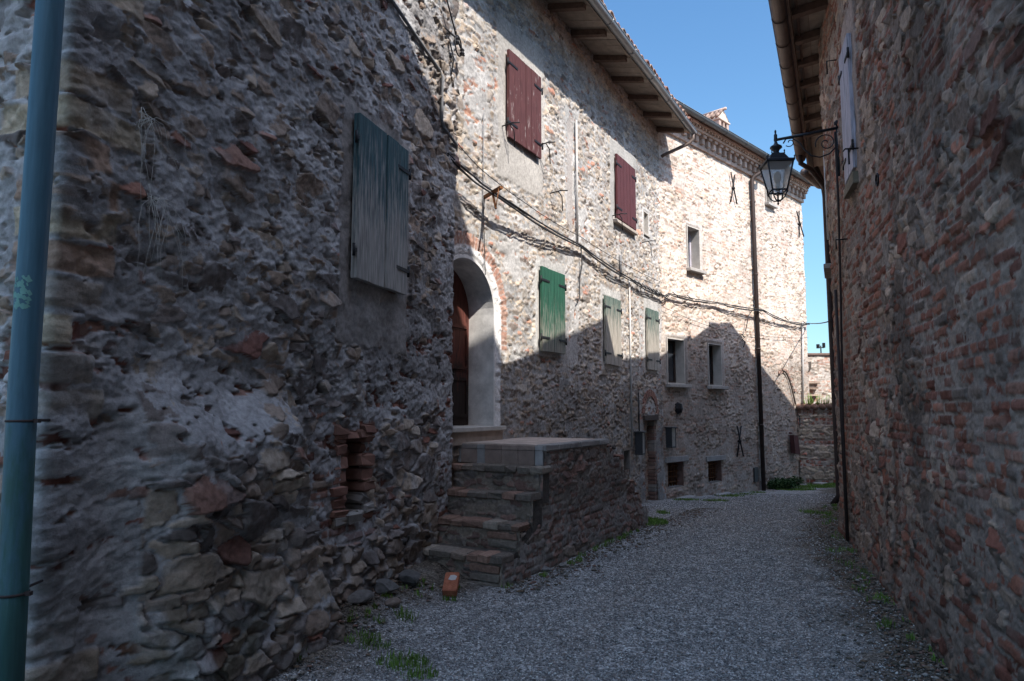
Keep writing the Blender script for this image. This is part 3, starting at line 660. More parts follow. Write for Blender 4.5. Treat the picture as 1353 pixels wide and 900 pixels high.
mb = MB(); mb.bbox(F2, ARC - ARR - .06, ARC + ARR + .08, -.42, .12, 1.34, 1.395, bv=.008, col=(.42, .39, .35)); mb.box(F2, ARC - ARR - .04, ARC + ARR + .05, -.4, .085, 1.20, 1.338, col=(.34, .27, .22))
mb.build('door_step', M['plain'], hB)
# shutters of the middle house
shutter_pair(F2, hB, .20, 1.12, 5.10, 6.29, .05, M['red_paint'], planks=6, depth=.2, lbl='dark red plank shutter with flaking paint')
shutter_pair(F2, hB, 4.08, 5.06, 4.98, 6.17, .05, M['red_paint_plain'], planks=6, depth=.2, lbl='dark red plank shutter')
shutter_pair(F2, hB, 1.13, 1.87, 2.39, 3.57, .045, M['green_paint'], planks=4, lbl='green plank shutter bleached at the foot')
shutter_pair(F2, hB, 3.46, 4.18, 2.34, 3.50, .045, M['green_paint_faded'], planks=4, lbl='faded grey-green plank shutter')
shutter_pair(F2, hB, 5.63, 6.35, 2.36, 3.57, .045, M['green_paint_faded'], planks=4, lbl='faded grey-green plank shutter')
mb = MB(); mb.bbox(F2, 4.0, 5.12, -.05, .10, 4.89, 4.955, col=(.36, .31, .27)); mb.build('window_sill', M['plain'], hB)
mb = MB(); mb.box(F2, 5.67, 5.70, -.3, .03, 5.08, 5.52); mb.box(F2, 5.94, 5.97, -.3, .03, 5.08, 5.52); mb.box(F2, 5.67, 5.97, -.3, .03, 5.52, 5.55); mb.box(F2, 5.65, 5.99, -.3, .06, 5.04, 5.08)
mb.build('slit_window', M['plaster'], hB)
# low doorway at the far end
mb = MB(); a, b = d2
for q in range(24):
    z = -.32 + q * .072
    cc = random.choice([(.22, .15, .125), (.19, .12, .10), (.25, .18, .15), (.24, .22, .2)]); cc2 = random.choice([(.22, .15, .125), (.2, .18, .16)])
    mb.bbox(F2, b - .10, b + .02, -.16, .01, z + .004, z + .066, bv=.006, jit=.006, col=tuple(x * .9 for x in cc)); mb.bbox(F2, a - .02, a + .06, -.45, .01, z + .004, z + .066, bv=.006, jit=.006, col=tuple(x * .9 for x in cc2))
mb.box(F2, a - .01, a + .012, -.45, -.005, -.4, 1.4, col=(.2, .19, .18)); mb.box(F2, b - .05, b + .012, -.15, -.006, -.4, 1.4, col=(.2, .19, .18))
mb.box(F2, a - .08, b + .06, -.40, .06, 1.375, 1.47, jit=.006, col=(.075, .06, .052))
dw = mb.build('doorway', M['plain'], hB, label='narrow doorway with brick jambs and a timber lintel')
mb = MB(); mb.box(F2, a, b + .3, -.48, -.44, -.4, 1.38, col=(.03, .025, .022)); mb.build('door', M['plain'], dw)  # near-black panel: the darkness inside the opening is put into its colour
mb = MB()
for i in range(13):   # brick relieving arch above it
    t0 = math.pi * i / 13; t1 = math.pi * (i + .88) / 13; c0 = (a + b) / 2
    pts = [(c0 + r_ * math.cos(t), 1.50 + r_ * .95 * math.sin(t)) for r_, t in ((.36, t0), (.50, t0), (.50, t1), (.36, t1))]
    mb.hexa([F2.P(x, -.02, z) for x, z in pts] + [F2.P(x, .036, z) for x, z in pts], col=jc((.26, .14, .11), .75, 1.1))
mb.build('brick_arch', M['plain'], hB)
mb = MB(); mb.box(F2, 4.34, 4.70, -.3, -.27, .4, .9, col=(.03, .03, .03)); mb.box(F2, 4.33, 4.37, -.3, .02, .42, .9, col=(.22, .2, .18)); mb.box(F2, 4.67, 4.70, -.3, .02, .42, .9, col=(.22, .2, .18))
mb.box(F2, 4.33, 4.7, -.3, .03, .42, .46, col=(.22, .2, .18)); mb.box(F2, 4.33, 4.7, -.3, .03, .86, .9, col=(.2, .17, .14)); mb.build('wall_niche', M['plain'], hB)

# eave: rafters, boards, tiles, gutter
EH0, EH1 = 7.52, 7.36
rf = MB()
O0, O1 = -.3, .66
def eav(o): return EH0 + .10 + (EH1 - EH0) * o / .6
for q in range(int((7.0 + 2.4) / .21)):    # boards laid along the slope of the eave
    s = -2.4 + q * .21; dz = random.uniform(0, .008); cc = jc((.34, .285, .235), .7, 1.15)
    rf.hexa([F2.P(s + .006, O0, eav(O0) + dz), F2.P(s + .204, O0, eav(O0) + dz), F2.P(s + .204, O1, eav(O1) + dz), F2.P(s + .006, O1, eav(O1) + dz),
             F2.P(s + .006, O0, eav(O0) + .03), F2.P(s + .204, O0, eav(O0) + .03), F2.P(s + .204, O1, eav(O1) + .03), F2.P(s + .006, O1, eav(O1) + .03)], col=cc)
rf.hexa([F2.P(-2.4, .66, eav(.66) + .032), F2.P(7.0, .66, eav(.66) + .032), F2.P(7.0, -5.5, eav(.66) + 2.0), F2.P(-2.4, -5.5, eav(.66) + 2.0),
         F2.P(-2.4, .66, eav(.66) + .06), F2.P(7.0, .66, eav(.66) + .06), F2.P(7.0, -5.5, eav(.66) + 2.1), F2.P(-2.4, -5.5, eav(.66) + 2.1)], col=(.25, .14, .1))
roofB = rf.build('roof', M['plain'], hB)
for q in range(11):
    s = -2.0 + q * .86 + random.uniform(-.03, .03); r_ = MB()
    z0, z1 = eav(-.3) - .10, eav(.60) - .10
    r_.hexa([F2.P(s, -.3, z0), F2.P(s + .09, -.3, z0), F2.P(s + .09, .60, z1 + .015), F2.P(s, .60, z1 + .015), F2.P(s, -.3, z0 + .098), F2.P(s + .09, -.3, z0 + .098), F2.P(s + .09, .60, z1 + .098), F2.P(s, .60, z1 + .098)])
    r_.build('rafter', M['wood'], roofB)
def tiles(F, s0, s1, o_edge, z_edge, slope, n_rows, pitch=.19, length=.42, col=((.34, .19, .14), (.30, .15, .11), (.38, .26, .2), (.26, .2, .17))):
    t = MB(); n = int((s1 - s0) / pitch)
    for i in range(n):
        for k2 in range(n_rows):
            s = s0 + i * pitch + random.uniform(-.015, .015); o0 = o_edge - k2 * length * .8 + random.uniform(-.03, .03); z0 = z_edge + (o_edge - o0) * slope + .02 + random.uniform(0, .012)
            cc = jc(random.choice(col), .7, 1.15); vs_ = []
            for (oo, zz, rr) in ((o0, z0, .088), (o0 - length, z0 + length * slope + .012, .072)):
                for a_ in range(7):
                    an = math.pi * a_ / 6; vs_.append(F.P(s + rr * math.cos(an), oo, zz + rr * .8 * math.sin(an)))
                for a_ in range(6, -1, -1):
                    an = math.pi * a_ / 6; vs_.append(F.P(s + (rr - .014) * math.cos(an), oo, zz + (rr - .014) * .8 * math.sin(an)))
            fs = [(j, (j + 1) % 14, 14 + (j + 1) % 14, 14 + j) for j in range(14)] + [(j, 13 - j, 12 - j, j + 1) for j in range(6)]
            t.add(vs_, fs, col=cc)
    return t
tiles(F2, -2.4, 7.0, .76, eav(.66) + .11, .34, 2).build('roof_tile', M['tile'], roofB)
def gutter(F, s0, s1, o, h, r=.075, m='zinc', parent=None, ring=1.0, label=None):
    g_ = MB(); n = 9; vs_ = []
    segs = max(1, int((s1 - s0) / 2))
    for i in range(segs + 1):
        s = s0 + (s1 - s0) * i / segs
        for j in range(n): a_ = math.pi * (1 + j / (n - 1)); vs_.append(F.P(s, o + r * math.cos(a_), h + r * math.sin(a_)))
        for j in range(n): a_ = math.pi * (2 - j / (n - 1)); vs_.append(F.P(s, o + (r - .006) * math.cos(a_), h + .002 + (r - .006) * math.sin(a_)))
    k_ = 2 * n
    fs = [(i * k_ + j, i * k_ + (j + 1) % k_, (i + 1) * k_ + (j + 1) % k_, (i + 1) * k_ + j) for i in range(segs) for j in range(k_)]
    fs += [tuple(range(n)), tuple(segs * k_ + n - 1 - j for j in range(n))]
    g_.add(vs_, fs, smooth=True)
    g_.tube([F.P(s0, o + r, h), F.P(s1, o + r, h)], .009, n=6); g_.tube([F.P(s0, o - r, h), F.P(s1, o - r, h)], .006, n=6)
    go = g_.build('gutter', M[m], parent, label=label)
    s = s0 + ring * .5
    while s < s1:
        b_ = MB(); b_.tube([F.P(s, o + (r + .006) * math.cos(a_), h + (r + .006) * math.sin(a_)) for a_ in np.linspace(math.pi, 2 * math.pi, 9)], .007, n=5, cap=True); s += ring; b_.build('gutter_bracket', M[m], go)
    return go
gB = gutter(F2, -2.4, 6.98, .74, eav(.66) + .03, .072, parent=hB)
mb = MB(); zg = eav(.66) - .04
mb.tube([F2.P(6.90, .74, zg + .02), F2.P(6.90, .74, zg - .10), F2.P(6.86, .66, zg - .2), F2.P(6.66, .20, zg - .42), F2.P(6.64, .12, zg - .46)], .036, n=10)
mb.build('downpipe', M['copper_old'], hB, label='short bent outlet pipe below the end of the gutter')
# white conduits
mb = MB(); mb.tube([F2.P(2.40, .05, 6.15), F2.P(2.40, .05, 4.15)], .018, n=8); mb.build('conduit', M['white_pipe'], hB)
mb = MB(); mb.tube([F2.P(4.72, .05, 4.0), F2.P(4.72, .05, .92)], .017, n=8); mb.build('conduit', M['white_pipe'], hB)
mb = MB(); mb.tube([F2.P(5.12, .05, 1.9), F2.P(5.12, .05, 1.15)], .012, n=8); mb.build('conduit', M['cable'], hB); mb = MB(); mb.tube([F2.P(4.28, .05, 4.35), F2.P(4.28, .05, 3.95)], .022, n=8); mb.build('conduit', M['grey_cable'], hB); mb = MB(); mb.tube([F2.P(-.35, .045, 5.2), F2.P(-.36, .045, 4.15), F2.P(-.30, .045, 3.2)], .006, n=6)
mb.build('conduit', M['grey_cable'], hB)
# iron shutter stays and hooks
def hook(s, h, k=1.):
    mb = MB()
    mb.tube([F2.P(s, 0, h), F2.P(s - .02, .20 * k, h + .01), F2.P(s + .0, .30 * k, h + .0)], .009, n=6); mb.tube([F2.P(s - .01, .16 * k, h), F2.P(s + .08, .17 * k, h - .05), F2.P(s + .10, .17 * k, h - .26)], .008, n=6); mb.build('shutter_stay', M['iron'], hB)
for s, h in ((.10, 5.2), (1.52, 4.72), (3.98, 5.0), (5.58, 4.86), (1.12, 5.3)): hook(s, h)
mb = MB(); F_ = F2
mb.hexa([F2.P(-.33, .02, 4.14), F2.P(-.28, .02, 4.14), F2.P(-.52, .42, 4.14), F2.P(-.56, .40, 4.14), F2.P(-.33, .02, 4.17), F2.P(-.28, .02, 4.17), F2.P(-.52, .42, 4.17), F2.P(-.56, .40, 4.17)])
mb.tube([F2.P(-.42, .22, 4.14), F2.P(-.58, .36, 3.90)], .014, n=6); mb.tube([F2.P(-.55, .38, 4.14), F2.P(-.58, .36, 3.9)], .006, n=6)
mb.build('iron_bracket', M['rust'], hB, label='small rusty angle bracket above the arched door')

# ================================================================== FAR HOUSE with the dentil cornice
F3 = Frame((3.127, 14.204), (1, 1))
hC = rootm('stone_house', (3.127, 14.204, -.2), 'pale sunlit stone house with dentilled cornice and chimney at the far bend', 'house', rz=F3.rz)
q0 = F3.P(-1.2, 0, 0); q1 = F3.P(7.62, 0, 0); q2 = q1 - Vector((F3.n.x, F3.n.y, 0)) * 3
pathC = Path([(q0.x, q0.y), (q1.x, q1.y), (q2.x, q2.y)], -1.2)
WC = [(1.09, 1.64, 4.72, 5.70), (.16, .86, 2.12, 3.10), (1.88, 2.50, 2.12, 3.10), (5.20, 5.60, 7.10, 7.58)]
GC = [(.12, .74, -.04, .50), (1.76, 2.38, -.06, .44)]
def brickC(S, H):
    b = np.full(S.shape, .50)
    b = np.where(H < 1.1, .56, b); b = np.where(S > 4.4, .52, b)
    b = np.where((np.abs(H - 1.9) < .3), .6, b); b = np.where((H > 6.6), .55, b)
    return b
st_far['brick'] = brickC; st_far['brickamp'] = .6
def tintC(S, H, C):
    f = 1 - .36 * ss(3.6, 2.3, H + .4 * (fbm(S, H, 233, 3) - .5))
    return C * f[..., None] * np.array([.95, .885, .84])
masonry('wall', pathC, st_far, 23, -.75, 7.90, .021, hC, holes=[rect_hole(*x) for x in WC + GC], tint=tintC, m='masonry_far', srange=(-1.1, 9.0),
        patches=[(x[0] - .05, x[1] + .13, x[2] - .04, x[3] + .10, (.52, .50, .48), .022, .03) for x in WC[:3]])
mb = MB(); mb.prism([(p.x, p.y) for p in (F3.P(-1.1, -.5, 0), F3.P(7.5, -.5, 0), F3.P(7.5, -7, 0), F3.P(-1.1, -7, 0))], -.9, 8.0, col=(.04, .035, .03)); mb.build('body', M['plain'], hC)
for i, (a, b, z0, z1) in enumerate(WC):
    mb = MB(); t = .025; dpt = -.26
    mb.box(F3, a, a + t, dpt, .028, z0, z1); mb.box(F3, b - t, b, dpt, .028, z0, z1); mb.box(F3, a + t, b - t, dpt, .027, z1 - t, z1); mb.box(F3, a + t, b - t, dpt, .027, z0, z0 + t)
    wo = mb.build('window', M['plaster'], hC)
    mb = MB(); t2 = .055; mid = (a + b) / 2
    for (x0, x1) in ((a + t, a + t + t2), (b - t - t2, b - t), (mid - .03, mid + .03)): mb.box(F3, x0, x1, -.235, -.19, z0 + t, z1 - t)
    for (y0, y1) in ((z0 + t, z0 + t + t2), (z1 - t - t2, z1 - t)): mb.box(F3, a + t, b - t, -.232, -.193, y0, y1)
    mb.build('frame', M['brown_metal'] if i else M['white_wood'], wo)
    mb = MB(); mb.box(F3, a + t, b - t, -.22, -.214, z0 + t, z1 - t); mb.build('pane', M['glass_dark'], wo)
    mb = MB(); mb.bbox(F3, a - .07, b + .10, -.05, .13, z0 - .075, z0 - .002, bv=.008, col=(.36, .34, .32)); mb.build('sill', M['plain'], wo)
for (a, b, z0, z1) in GC:
    mb = MB(); mb.box(F3, a - .03, a + .02, -.4, -.01, z0, z1, jit=.005, col=(.2, .12, .1)); mb.box(F3, b - .02, b + .03, -.4, -.01, z0, z1, jit=.005, col=(.2, .12, .1)); mb.box(F3, a, b, -.4, -.01, z0 - .03, z0 + .02, col=(.2, .19, .18))
    mb.box(F3, a, b, -.42, -.38, z0, z1, col=(.01, .01, .01)); go = mb.build('cellar_window', M['plain'], hC)
    mb = MB(); mb.bbox(F3, a - .12, b + .12, -.3, .06, z1 - .01, z1 + .10, bv=.008, jit=.005, col=(.27, .265, .26)); mb.build('lintel', M['plain'], go)
    mb = MB()
    for q in range(1, 6): s = a + (b - a) * q / 6; mb.tube([F3.P(s, -.12, z0), F3.P(s, -.12, z1)], .010, n=6)
    for q in range(1, 5): z = z0 + (z1 - z0) * q / 5; mb.tube([F3.P(a, -.115, z), F3.P(b, -.115, z)], .009, n=6)
    mb.build('iron_grille', M['rust'], go)
# cornice
mb = MB(); cc = lambda: jc(random.choice([(.46, .36, .31), (.50, .40, .35), (.42, .32, .27)]), .8, 1.12)
bands = [(7.62, 7.70, .07), (7.93, 7.985, .21), (8.04, 8.09, .27)]
for z0, z1, o in bands:
    s = -1.1
    while s < 7.66: e_ = min(s + .27, 7.66); mb.box(F3, s, e_ - .008, -.4, o + random.uniform(-.004, .004), z0, z1, col=cc()); s = e_
mb.box(F3, -1.1, 7.63, -.4, .05, 7.70, 7.93, col=(.4, .33, .28)); mb.box(F3, -1.1, 7.64, -.4, .17, 7.985, 8.04, col=(.36, .28, .23))
cor = mb.build('cornice', M['plain'], hC, label='brick cornice with two rows of corbels')
mb = MB(); s = -.95
while s < 7.55:
    c_ = cc(); mb.bbox(F3, s, s + .11, .04, .13, 7.72, 7.86, bv=.006, col=c_); mb.bbox(F3, s - .015, s + .125, .04, .175, 7.862, 7.93, bv=.006, col=cc()); s += .265
s = -1.0
while s < 7.6: mb.box(F3, s, s + .07, .16, .245, 7.986, 8.038, col=cc()); s += .14
mb.build('corbels', M['plain'], cor)
mb = MB()
mb.hexa([F3.P(-1.2, .32, 8.10), F3.P(7.85, .32, 8.10), F3.P(7.85, -4, 9.5), F3.P(-1.2, -4, 9.5), F3.P(-1.2, .32, 8.14), F3.P(7.85, .32, 8.14), F3.P(7.85, -4, 9.56), F3.P(-1.2, -4, 9.56)], col=(.27, .15, .11))
mb.hexa([F3.P(-1.2, -4, 9.5), F3.P(7.85, -4, 9.5), F3.P(7.85, -8, 8.1), F3.P(-1.2, -8, 8.1), F3.P(-1.2, -4, 9.56), F3.P(7.85, -4, 9.56), F3.P(7.85, -8, 8.16), F3.P(-1.2, -8, 8.16)], col=(.27, .15, .11))
roofC = mb.build('roof', M['tile'], hC)
tiles(F3, -1.2, 7.8, .33, 8.11, .324, 1).build('roof_tile', M['tile'], roofC)
gC = gutter(F3, -1.2, 7.95, .40, 8.12, .075, m='slate_metal', parent=hC)
# chimney with little gabled cap
ch = MB(); a0, a1, b0, b1 = 4.70, 5.26, -1.56, -1.0
ch.box(F3, a0, a1, b0, b1, 8.2, 9.22, col=(.34, .25, .21)); ch.bbox(F3, a0 - .04, a1 + .04, b0 - .04, b1 + .04, 9.22, 9.27, bv=.01, col=(.5, .4, .34))
for (x0, x1, y0, y1) in ((a0, a0 + .12, b0, b0 + .12), (a1 - .12, a1, b0, b0 + .12), (a0, a0 + .12, b1 - .12, b1), (a1 - .12, a1, b1 - .12, b1), ((a0 + a1) / 2 - .035, (a0 + a1) / 2 + .035, b1 - .09, b1), (a0, a0 + .09, (b0 + b1) / 2 - .035, (b0 + b1) / 2 + .035)):
    ch.box(F3, x0, x1, y0, y1, 9.27, 9.60, col=(.38, .29, .25))
ch.box(F3, a0 + .14, a1 - .14, b0 + .14, b1 - .14, 9.25, 9.62, col=(.03, .03, .03)); ch.bbox(F3, a0 - .03, a1 + .03, b0 - .03, b1 + .03, 9.60, 9.65, bv=.008, col=(.5, .42, .36))
am = (a0 + a1) / 2
ch.add([F3.P(a0, b1, 9.65), F3.P(a1, b1, 9.65), F3.P(am, b1, 9.92), F3.P(a0, b0, 9.65), F3.P(a1, b0, 9.65), F3.P(am, b0, 9.92)], [(0, 1, 2), (5, 4, 3), (0, 2, 5, 3), (1, 4, 5, 2)], col=(.5, .42, .36))
chim = ch.build('chimney', M['plain'], roofC)
ct = MB()
for sg in (-1, 1):
    for k2 in range(2):
        for i in range(5):
            o_ = b0 - .03 + i * .135; xx0 = am + sg * (.02 + k2 * .15); xx1 = am + sg * (.21 + k2 * .13)
            z0_ = 9.96 - (.02 + k2 * .15) * .85; z1_ = 9.96 - (.21 + k2 * .13) * .85
            ct.tube([F3.P(xx0, o_, z0_), F3.P(xx1, o_, z1_)], .038, n=8, r2=.045, col=jc((.27, .19, .155), .7, 1.1))
ct.tube([F3.P(am, b0 - .08, 9.98), F3.P(am, b1 + .08, 9.97)], .042, n=8, col=(.44, .34, .29))
ct.build('chimney_tiles', M['tile'], roofC)
# downpipe
mb = MB(); mb.tube([F3.P(4.62, .40, 8.06), F3.P(4.62, .40, 7.90), F3.P(4.55, .36, 7.80), F3.P(4.32, .12, 7.58), F3.P(4.26, .09, 7.50), F3.P(4.30, .09, -.42)], .052, n=12)
dpc = mb.build('downpipe', M['brown_metal'], hC, label='long dark brown round downpipe')
for z in (1.2, 3.1, 5.0, 6.9): mb = MB(); mb.tube([F3.P(4.28, .09, z - .02), F3.P(4.28, .09, z + .02)], .060, n=12); mb.build('pipe_bracket', M['brown_metal'], dpc)
def anchor(s, h, L=.38, sp=.14, tilt=0):
    a_ = MB(); ct_, st_ = math.cos(tilt), math.sin(tilt)
    q = lambda x, z: (s + x * ct_ - z * st_, h + x * st_ + z * ct_)
    for sg in (-1, 1):
        pts = [q(sg * sp, -L), q(sg * sp * .25, -L * .3), q(-sg * sp * .1, L * .1), q(-sg * sp * .9, L)]
        a_.tube([F3.P(x, .055 + .012 * sg, z) for x, z in pts], .017, n=6)
    x, z = q(0, 0); a_.tube([F3.P(x, .0, z), F3.P(x, .09, z)], .03, n=8)
    a_.build('tie_anchor', M['iron'], hC)
anchor(3.30, 7.10 - .05); anchor(7.30, 6.92, tilt=.25); anchor(3.20, .83, .36)
mb = MB(); mb.tube([F3.P(7.22, .05, 4.05), F3.P(7.0, .05, 1.75)], .028, n=8); mb.build('conduit', M['white_pipe'], hC)
mb = MB(); mb.tube([F3.P(6.72, .05, 1.4), F3.P(6.72, .05, -.35)], .03, n=8); mb.build('downpipe', M['iron'], hC)
mb = MB(); mb.bbox(F3, 3.93, 4.13, 0, .05, -.19, .16, bv=.008); mb.build('meter_box', M['box_grey'], hC)
mb = MB(); mb.lathe(F3.P(.52, .03, 1.60), [(.0, -.11), (.09, -.08), (.11, 0), (.09, .1), (0, .14)], n=12); mb.build('wall_vent', M['iron'], hC)
mb = MB()   # brick relieving arch by the far corner
for i in range(9):
    t = i / 8; x = 5.55 + .95 * t; z = 2.52 + .18 * math.sin(t * 1.8) - 1.0 * max(0, t - .25) ** 1.6
    mb.box(F3, x, x + .13, 0, .045, z, z + .07, jit=.01, col=(.3, .2, .16))
mb.tube([F3.P(5.75 + .75 * t, .05, 2.62 - .9 * t ** 2.2) for t in np.linspace(0, 1, 9)], .022, n=6, col=(.1, .08, .07))
mb.build('brick_arch', M['plain'], hC)
mb = MB(); mb.tube([F3.P(6.05, .03, .95), F3.P(6.05, .12, .95)], .02, n=6)
mb.hexa([F3.P(6.08, .05, .42), F3.P(6.40, .05, .38), F3.P(6.40, .17, .38), F3.P(6.08, .17, .42), F3.P(6.02, .05, .90), F3.P(6.27, .05, .88), F3.P(6.27, .17, .88), F3.P(6.02, .17, .90)])
mb.build('letter_box', M['dark_red_metal'], None, label='small tilted dark red metal box low on the pale far house', cat='letter box', origin=tuple(F3.P(6.2, .1, .4)))

# ================================================================== RIGHT HOUSE
DN = Frame((2.63, 4.18), (.33, 1), -1); DFr = Frame((4.14, 8.6), (.477, 1), -1)
hD = rootm('stone_house', (2.63, 4.18, 0), 'shaded brick and stone house filling the right side, timber eave and pale shutter', 'house', rz=DN.rz)
dn0 = DN.P(-14, 0, 0); cor_ = (4.10, 8.63); farp = (4.14 + .477 * 5.1, 8.6 + 5.1); turn = (farp[0] + 7.6, farp[1] + 2.5)
pathD = Path([(dn0.x, dn0.y), cor_, farp, turn], -14, -1)
sC = pathD.s[1]; sF = pathD.s[2]
def brickD(S, H):
    b = .52 + .24 * (fbm(S * .5, H * .7, 307, 3) - .5) * 2
    b = np.where((S < 1.2) & (H > 1.2) & (H < 2.6), b + .10, b); b = np.where(S > 2.8, b + .04, b); b = np.where(H > 3.4, b + .02, b)
    return b
st_right['brick'] = brickD; st_right['brickamp'] = .9
def tintD(S, H, C):
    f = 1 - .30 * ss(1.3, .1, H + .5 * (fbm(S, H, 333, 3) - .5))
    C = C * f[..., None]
    stn = np.exp(-((S - 1.45 - .03 * np.sin(H * 6)) / .07) ** 2) * ss(1.7, 1.45, H) * ss(-.2, .3, H) * .6
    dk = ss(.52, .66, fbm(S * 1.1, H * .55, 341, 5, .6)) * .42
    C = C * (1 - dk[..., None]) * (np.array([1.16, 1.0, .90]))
    return C * (1 - stn[..., None]) + np.array([.085, .04, .025]) * stn[..., None]
winD = (2.30, 2.76, 3.95, 5.22)
macroD = lambda S, H: .05 * (fbm(S * .7, H * .7, 319, 3) - .5) + .05 * ss(.7, -.1, H) + .02 * (fbm(S * 4, H * 5, 321, 3, .6) - .5)
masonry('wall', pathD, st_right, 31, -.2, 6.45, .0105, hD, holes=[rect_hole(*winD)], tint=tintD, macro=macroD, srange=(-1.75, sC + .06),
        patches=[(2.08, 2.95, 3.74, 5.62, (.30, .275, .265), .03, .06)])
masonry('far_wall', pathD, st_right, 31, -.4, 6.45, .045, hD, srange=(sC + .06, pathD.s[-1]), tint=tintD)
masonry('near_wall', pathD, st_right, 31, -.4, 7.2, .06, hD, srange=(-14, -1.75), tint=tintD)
mb = MB()
nD = Vector((DN.n.x, DN.n.y, 0))
polyD = [DN.P(-14, -.35, 0), DN.P(4.55, -.35, 0), Vector((farp[0] + .15, farp[1] - .4, 0)), Vector((turn[0], turn[1] - .4, 0)), Vector((turn[0] + 1.5, turn[1] - 6, 0)), DN.P(-14, -8, 0)]
mb.prism([(p.x, p.y) for p in polyD], -.5, 6.4, col=(.05, .045, .04)); mb.build('body', M['plain'], hD)
mb = MB()
# unseen upper storeys above the frame, shaped to throw the shadow edges opposite: one metre higher eave, then the tall gabled part
def blk(s0, s1, z0, z1, o=.0): mb.prism([(p.x, p.y) for p in (DN.P(s0, o, 0), DN.P(s1, o, 0), DN.P(s1, -6, 0), DN.P(s0, -6, 0))], z0, z1, col=(.2, .17, .15))
blk(-.85, 4.25, 6.41, 7.05); blk(-14, -.85, 6.41, 9.6)
mb.build('unseen_upper_storey', M['plain'], hD)
mb = MB()
blk2 = lambda s0, s1, z0, z1, o: mb.prism([(p.x, p.y) for p in (DN.P(s0, o, 0), DN.P(s1, o, 0), DN.P(s1, -6.2, 0), DN.P(s0, -6.2, 0))], z0, z1, col=(.28, .16, .12))
blk2(-.85, 4.3, 7.06, 7.22, .5)
P_ = lambda s, o, h: DN.P(s, o, h)
mb.add([P_(-.75, .45, 9.6), P_(-6, .45, 13.2), P_(-12, .45, 9.6), P_(-.75, -6.2, 9.6), P_(-6, -6.2, 13.2), P_(-12, -6.2, 9.6)], [(0, 1, 2), (5, 4, 3), (0, 3, 4, 1), (1, 4, 5, 2), (0, 2, 5, 3)], col=(.28, .17, .13))
mb.build('unseen_upper_roof', M['tile'], hD)  # unseen roof, outline shaped for the shadow edge on the left house
# visible eave: runs along the far stretch, boards between rafters, brown gutter
EHD = 6.42
GP = [Vector((1.2, 3.55)), Vector((2.0, 5.22)), Vector((4.56, 10.51)), Vector((5.55, 12.55))]
rfD = MB(); FD = DFr; s_a, s_b = -1.9, 5.25
OV = .39
eD = lambda o: 6.50 - .13 * o
n_b = 3
for q in range(n_b):
    o0 = -.25 + q * (OV + .25) / n_b; o1 = -.25 + (q + 1) * (OV + .25) / n_b - .006
    for j in range(7):
        sa = s_a + (s_b - s_a) * j / 7; sb = s_a + (s_b - s_a) * (j + 1) / 7 - .006; dz = random.uniform(0, .008)
        rfD.hexa([FD.P(s, o, eD(o) + dz + t) for t in (0, .025) for s, o in ((sa, o0), (sb, o0), (sb, o1), (sa, o1))], col=jc((.38, .31, .25), .75, 1.15))
rfD.hexa([FD.P(s, o, z + t) for t in (0, .05) for s, o, z in ((s_a, OV + .02, 6.45), (s_b, OV + .02, 6.45), (s_b, -4, 8.0), (s_a, -4, 8.0))], col=(.28, .16, .12))
# the roof turning round the far corner, its unseen run lengthened to shade the garden wall
tF = Frame(farp, (turn[0] - farp[0], turn[1] - farp[1]), -1)
c1 = FD.P(s_b, OV + .02, 6.45); c2 = tF.P(.15, .42, 6.45); c3 = tF.P(8.0, .42, 6.45); c4 = tF.P(8.0, -3, 7.5); c5 = FD.P(s_b, -4, 8.0)
rfD.add([c1, c2, c3, c4, c5] + [v + Vector((0, 0, .05)) for v in (c1, c2, c3, c4, c5)], [(0, 1, 2, 3, 4), (9, 8, 7, 6, 5), (0, 5, 6, 1), (1, 6, 7, 2), (2, 7, 8, 3), (3, 8, 9, 4), (4, 9, 5, 0)], col=(.28, .17, .13))
roofD = rfD.build('roof', M['plain'], hD)
for q in range(8):
    s = s_a + .25 + q * .68; r_ = MB()
    r_.hexa([FD.P(x, o, z) for z_ in (0, 1) for x, o, z in ((s, -.2, eD(-.2) - .11 + .107 * z_), (s + .10, -.2, eD(-.2) - .11 + .107 * z_), (s + .10, OV - .04, eD(OV) - .09 + .087 * z_), (s, OV - .04, eD(OV) - .09 + .087 * z_))])
    r_.build('rafter', M['wood'], roofD)
r_ = MB(); r_.box(FD, s_a, s_b, OV - .03, OV, eD(OV) - .10, eD(OV) + .02); r_.box(FD, s_a, s_b, .28, .31, eD(.3) - .04, eD(.3) - .004); r_.build('fascia', M['wood'], roofD)
gD = gutter(FD, s_a, 4.30, OV + .10, 6.38, .085, m='copper_old', parent=hD, ring=.62, label='weathered brown half-round gutter')
mb = MB(); mb.tube([c1 + Vector((-.1, -.05, -.06)), (c1 + c2) / 2 + Vector((-.06, .0, -.08)), c2 + Vector((0, .1, -.08)), tF.P(1.2, .50, 6.36)], .075, n=12)
mb.build('gutter', M['copper_old'], hD)
mb = MB(); mb.tube([FD.P(3.9, OV + .10, 6.34), FD.P(3.9, OV + .10, 6.15), FD.P(4.05, .32, 6.05), FD.P(4.5, .12, 5.85), FD.P(4.55, .09, 5.75)], .045, n=10)
mb.tube([FD.P(4.75, .25, 6.30), FD.P(4.70, .12, 5.9), FD.P(4.70, .10, 5.7), FD.P(4.70, .10, -.0), FD.P(4.66, .22, -.18)], .058, n=12)
mb.build('downpipe', M['brown_metal'], hD, label='dark brown downpipe at the far end of the shaded house')
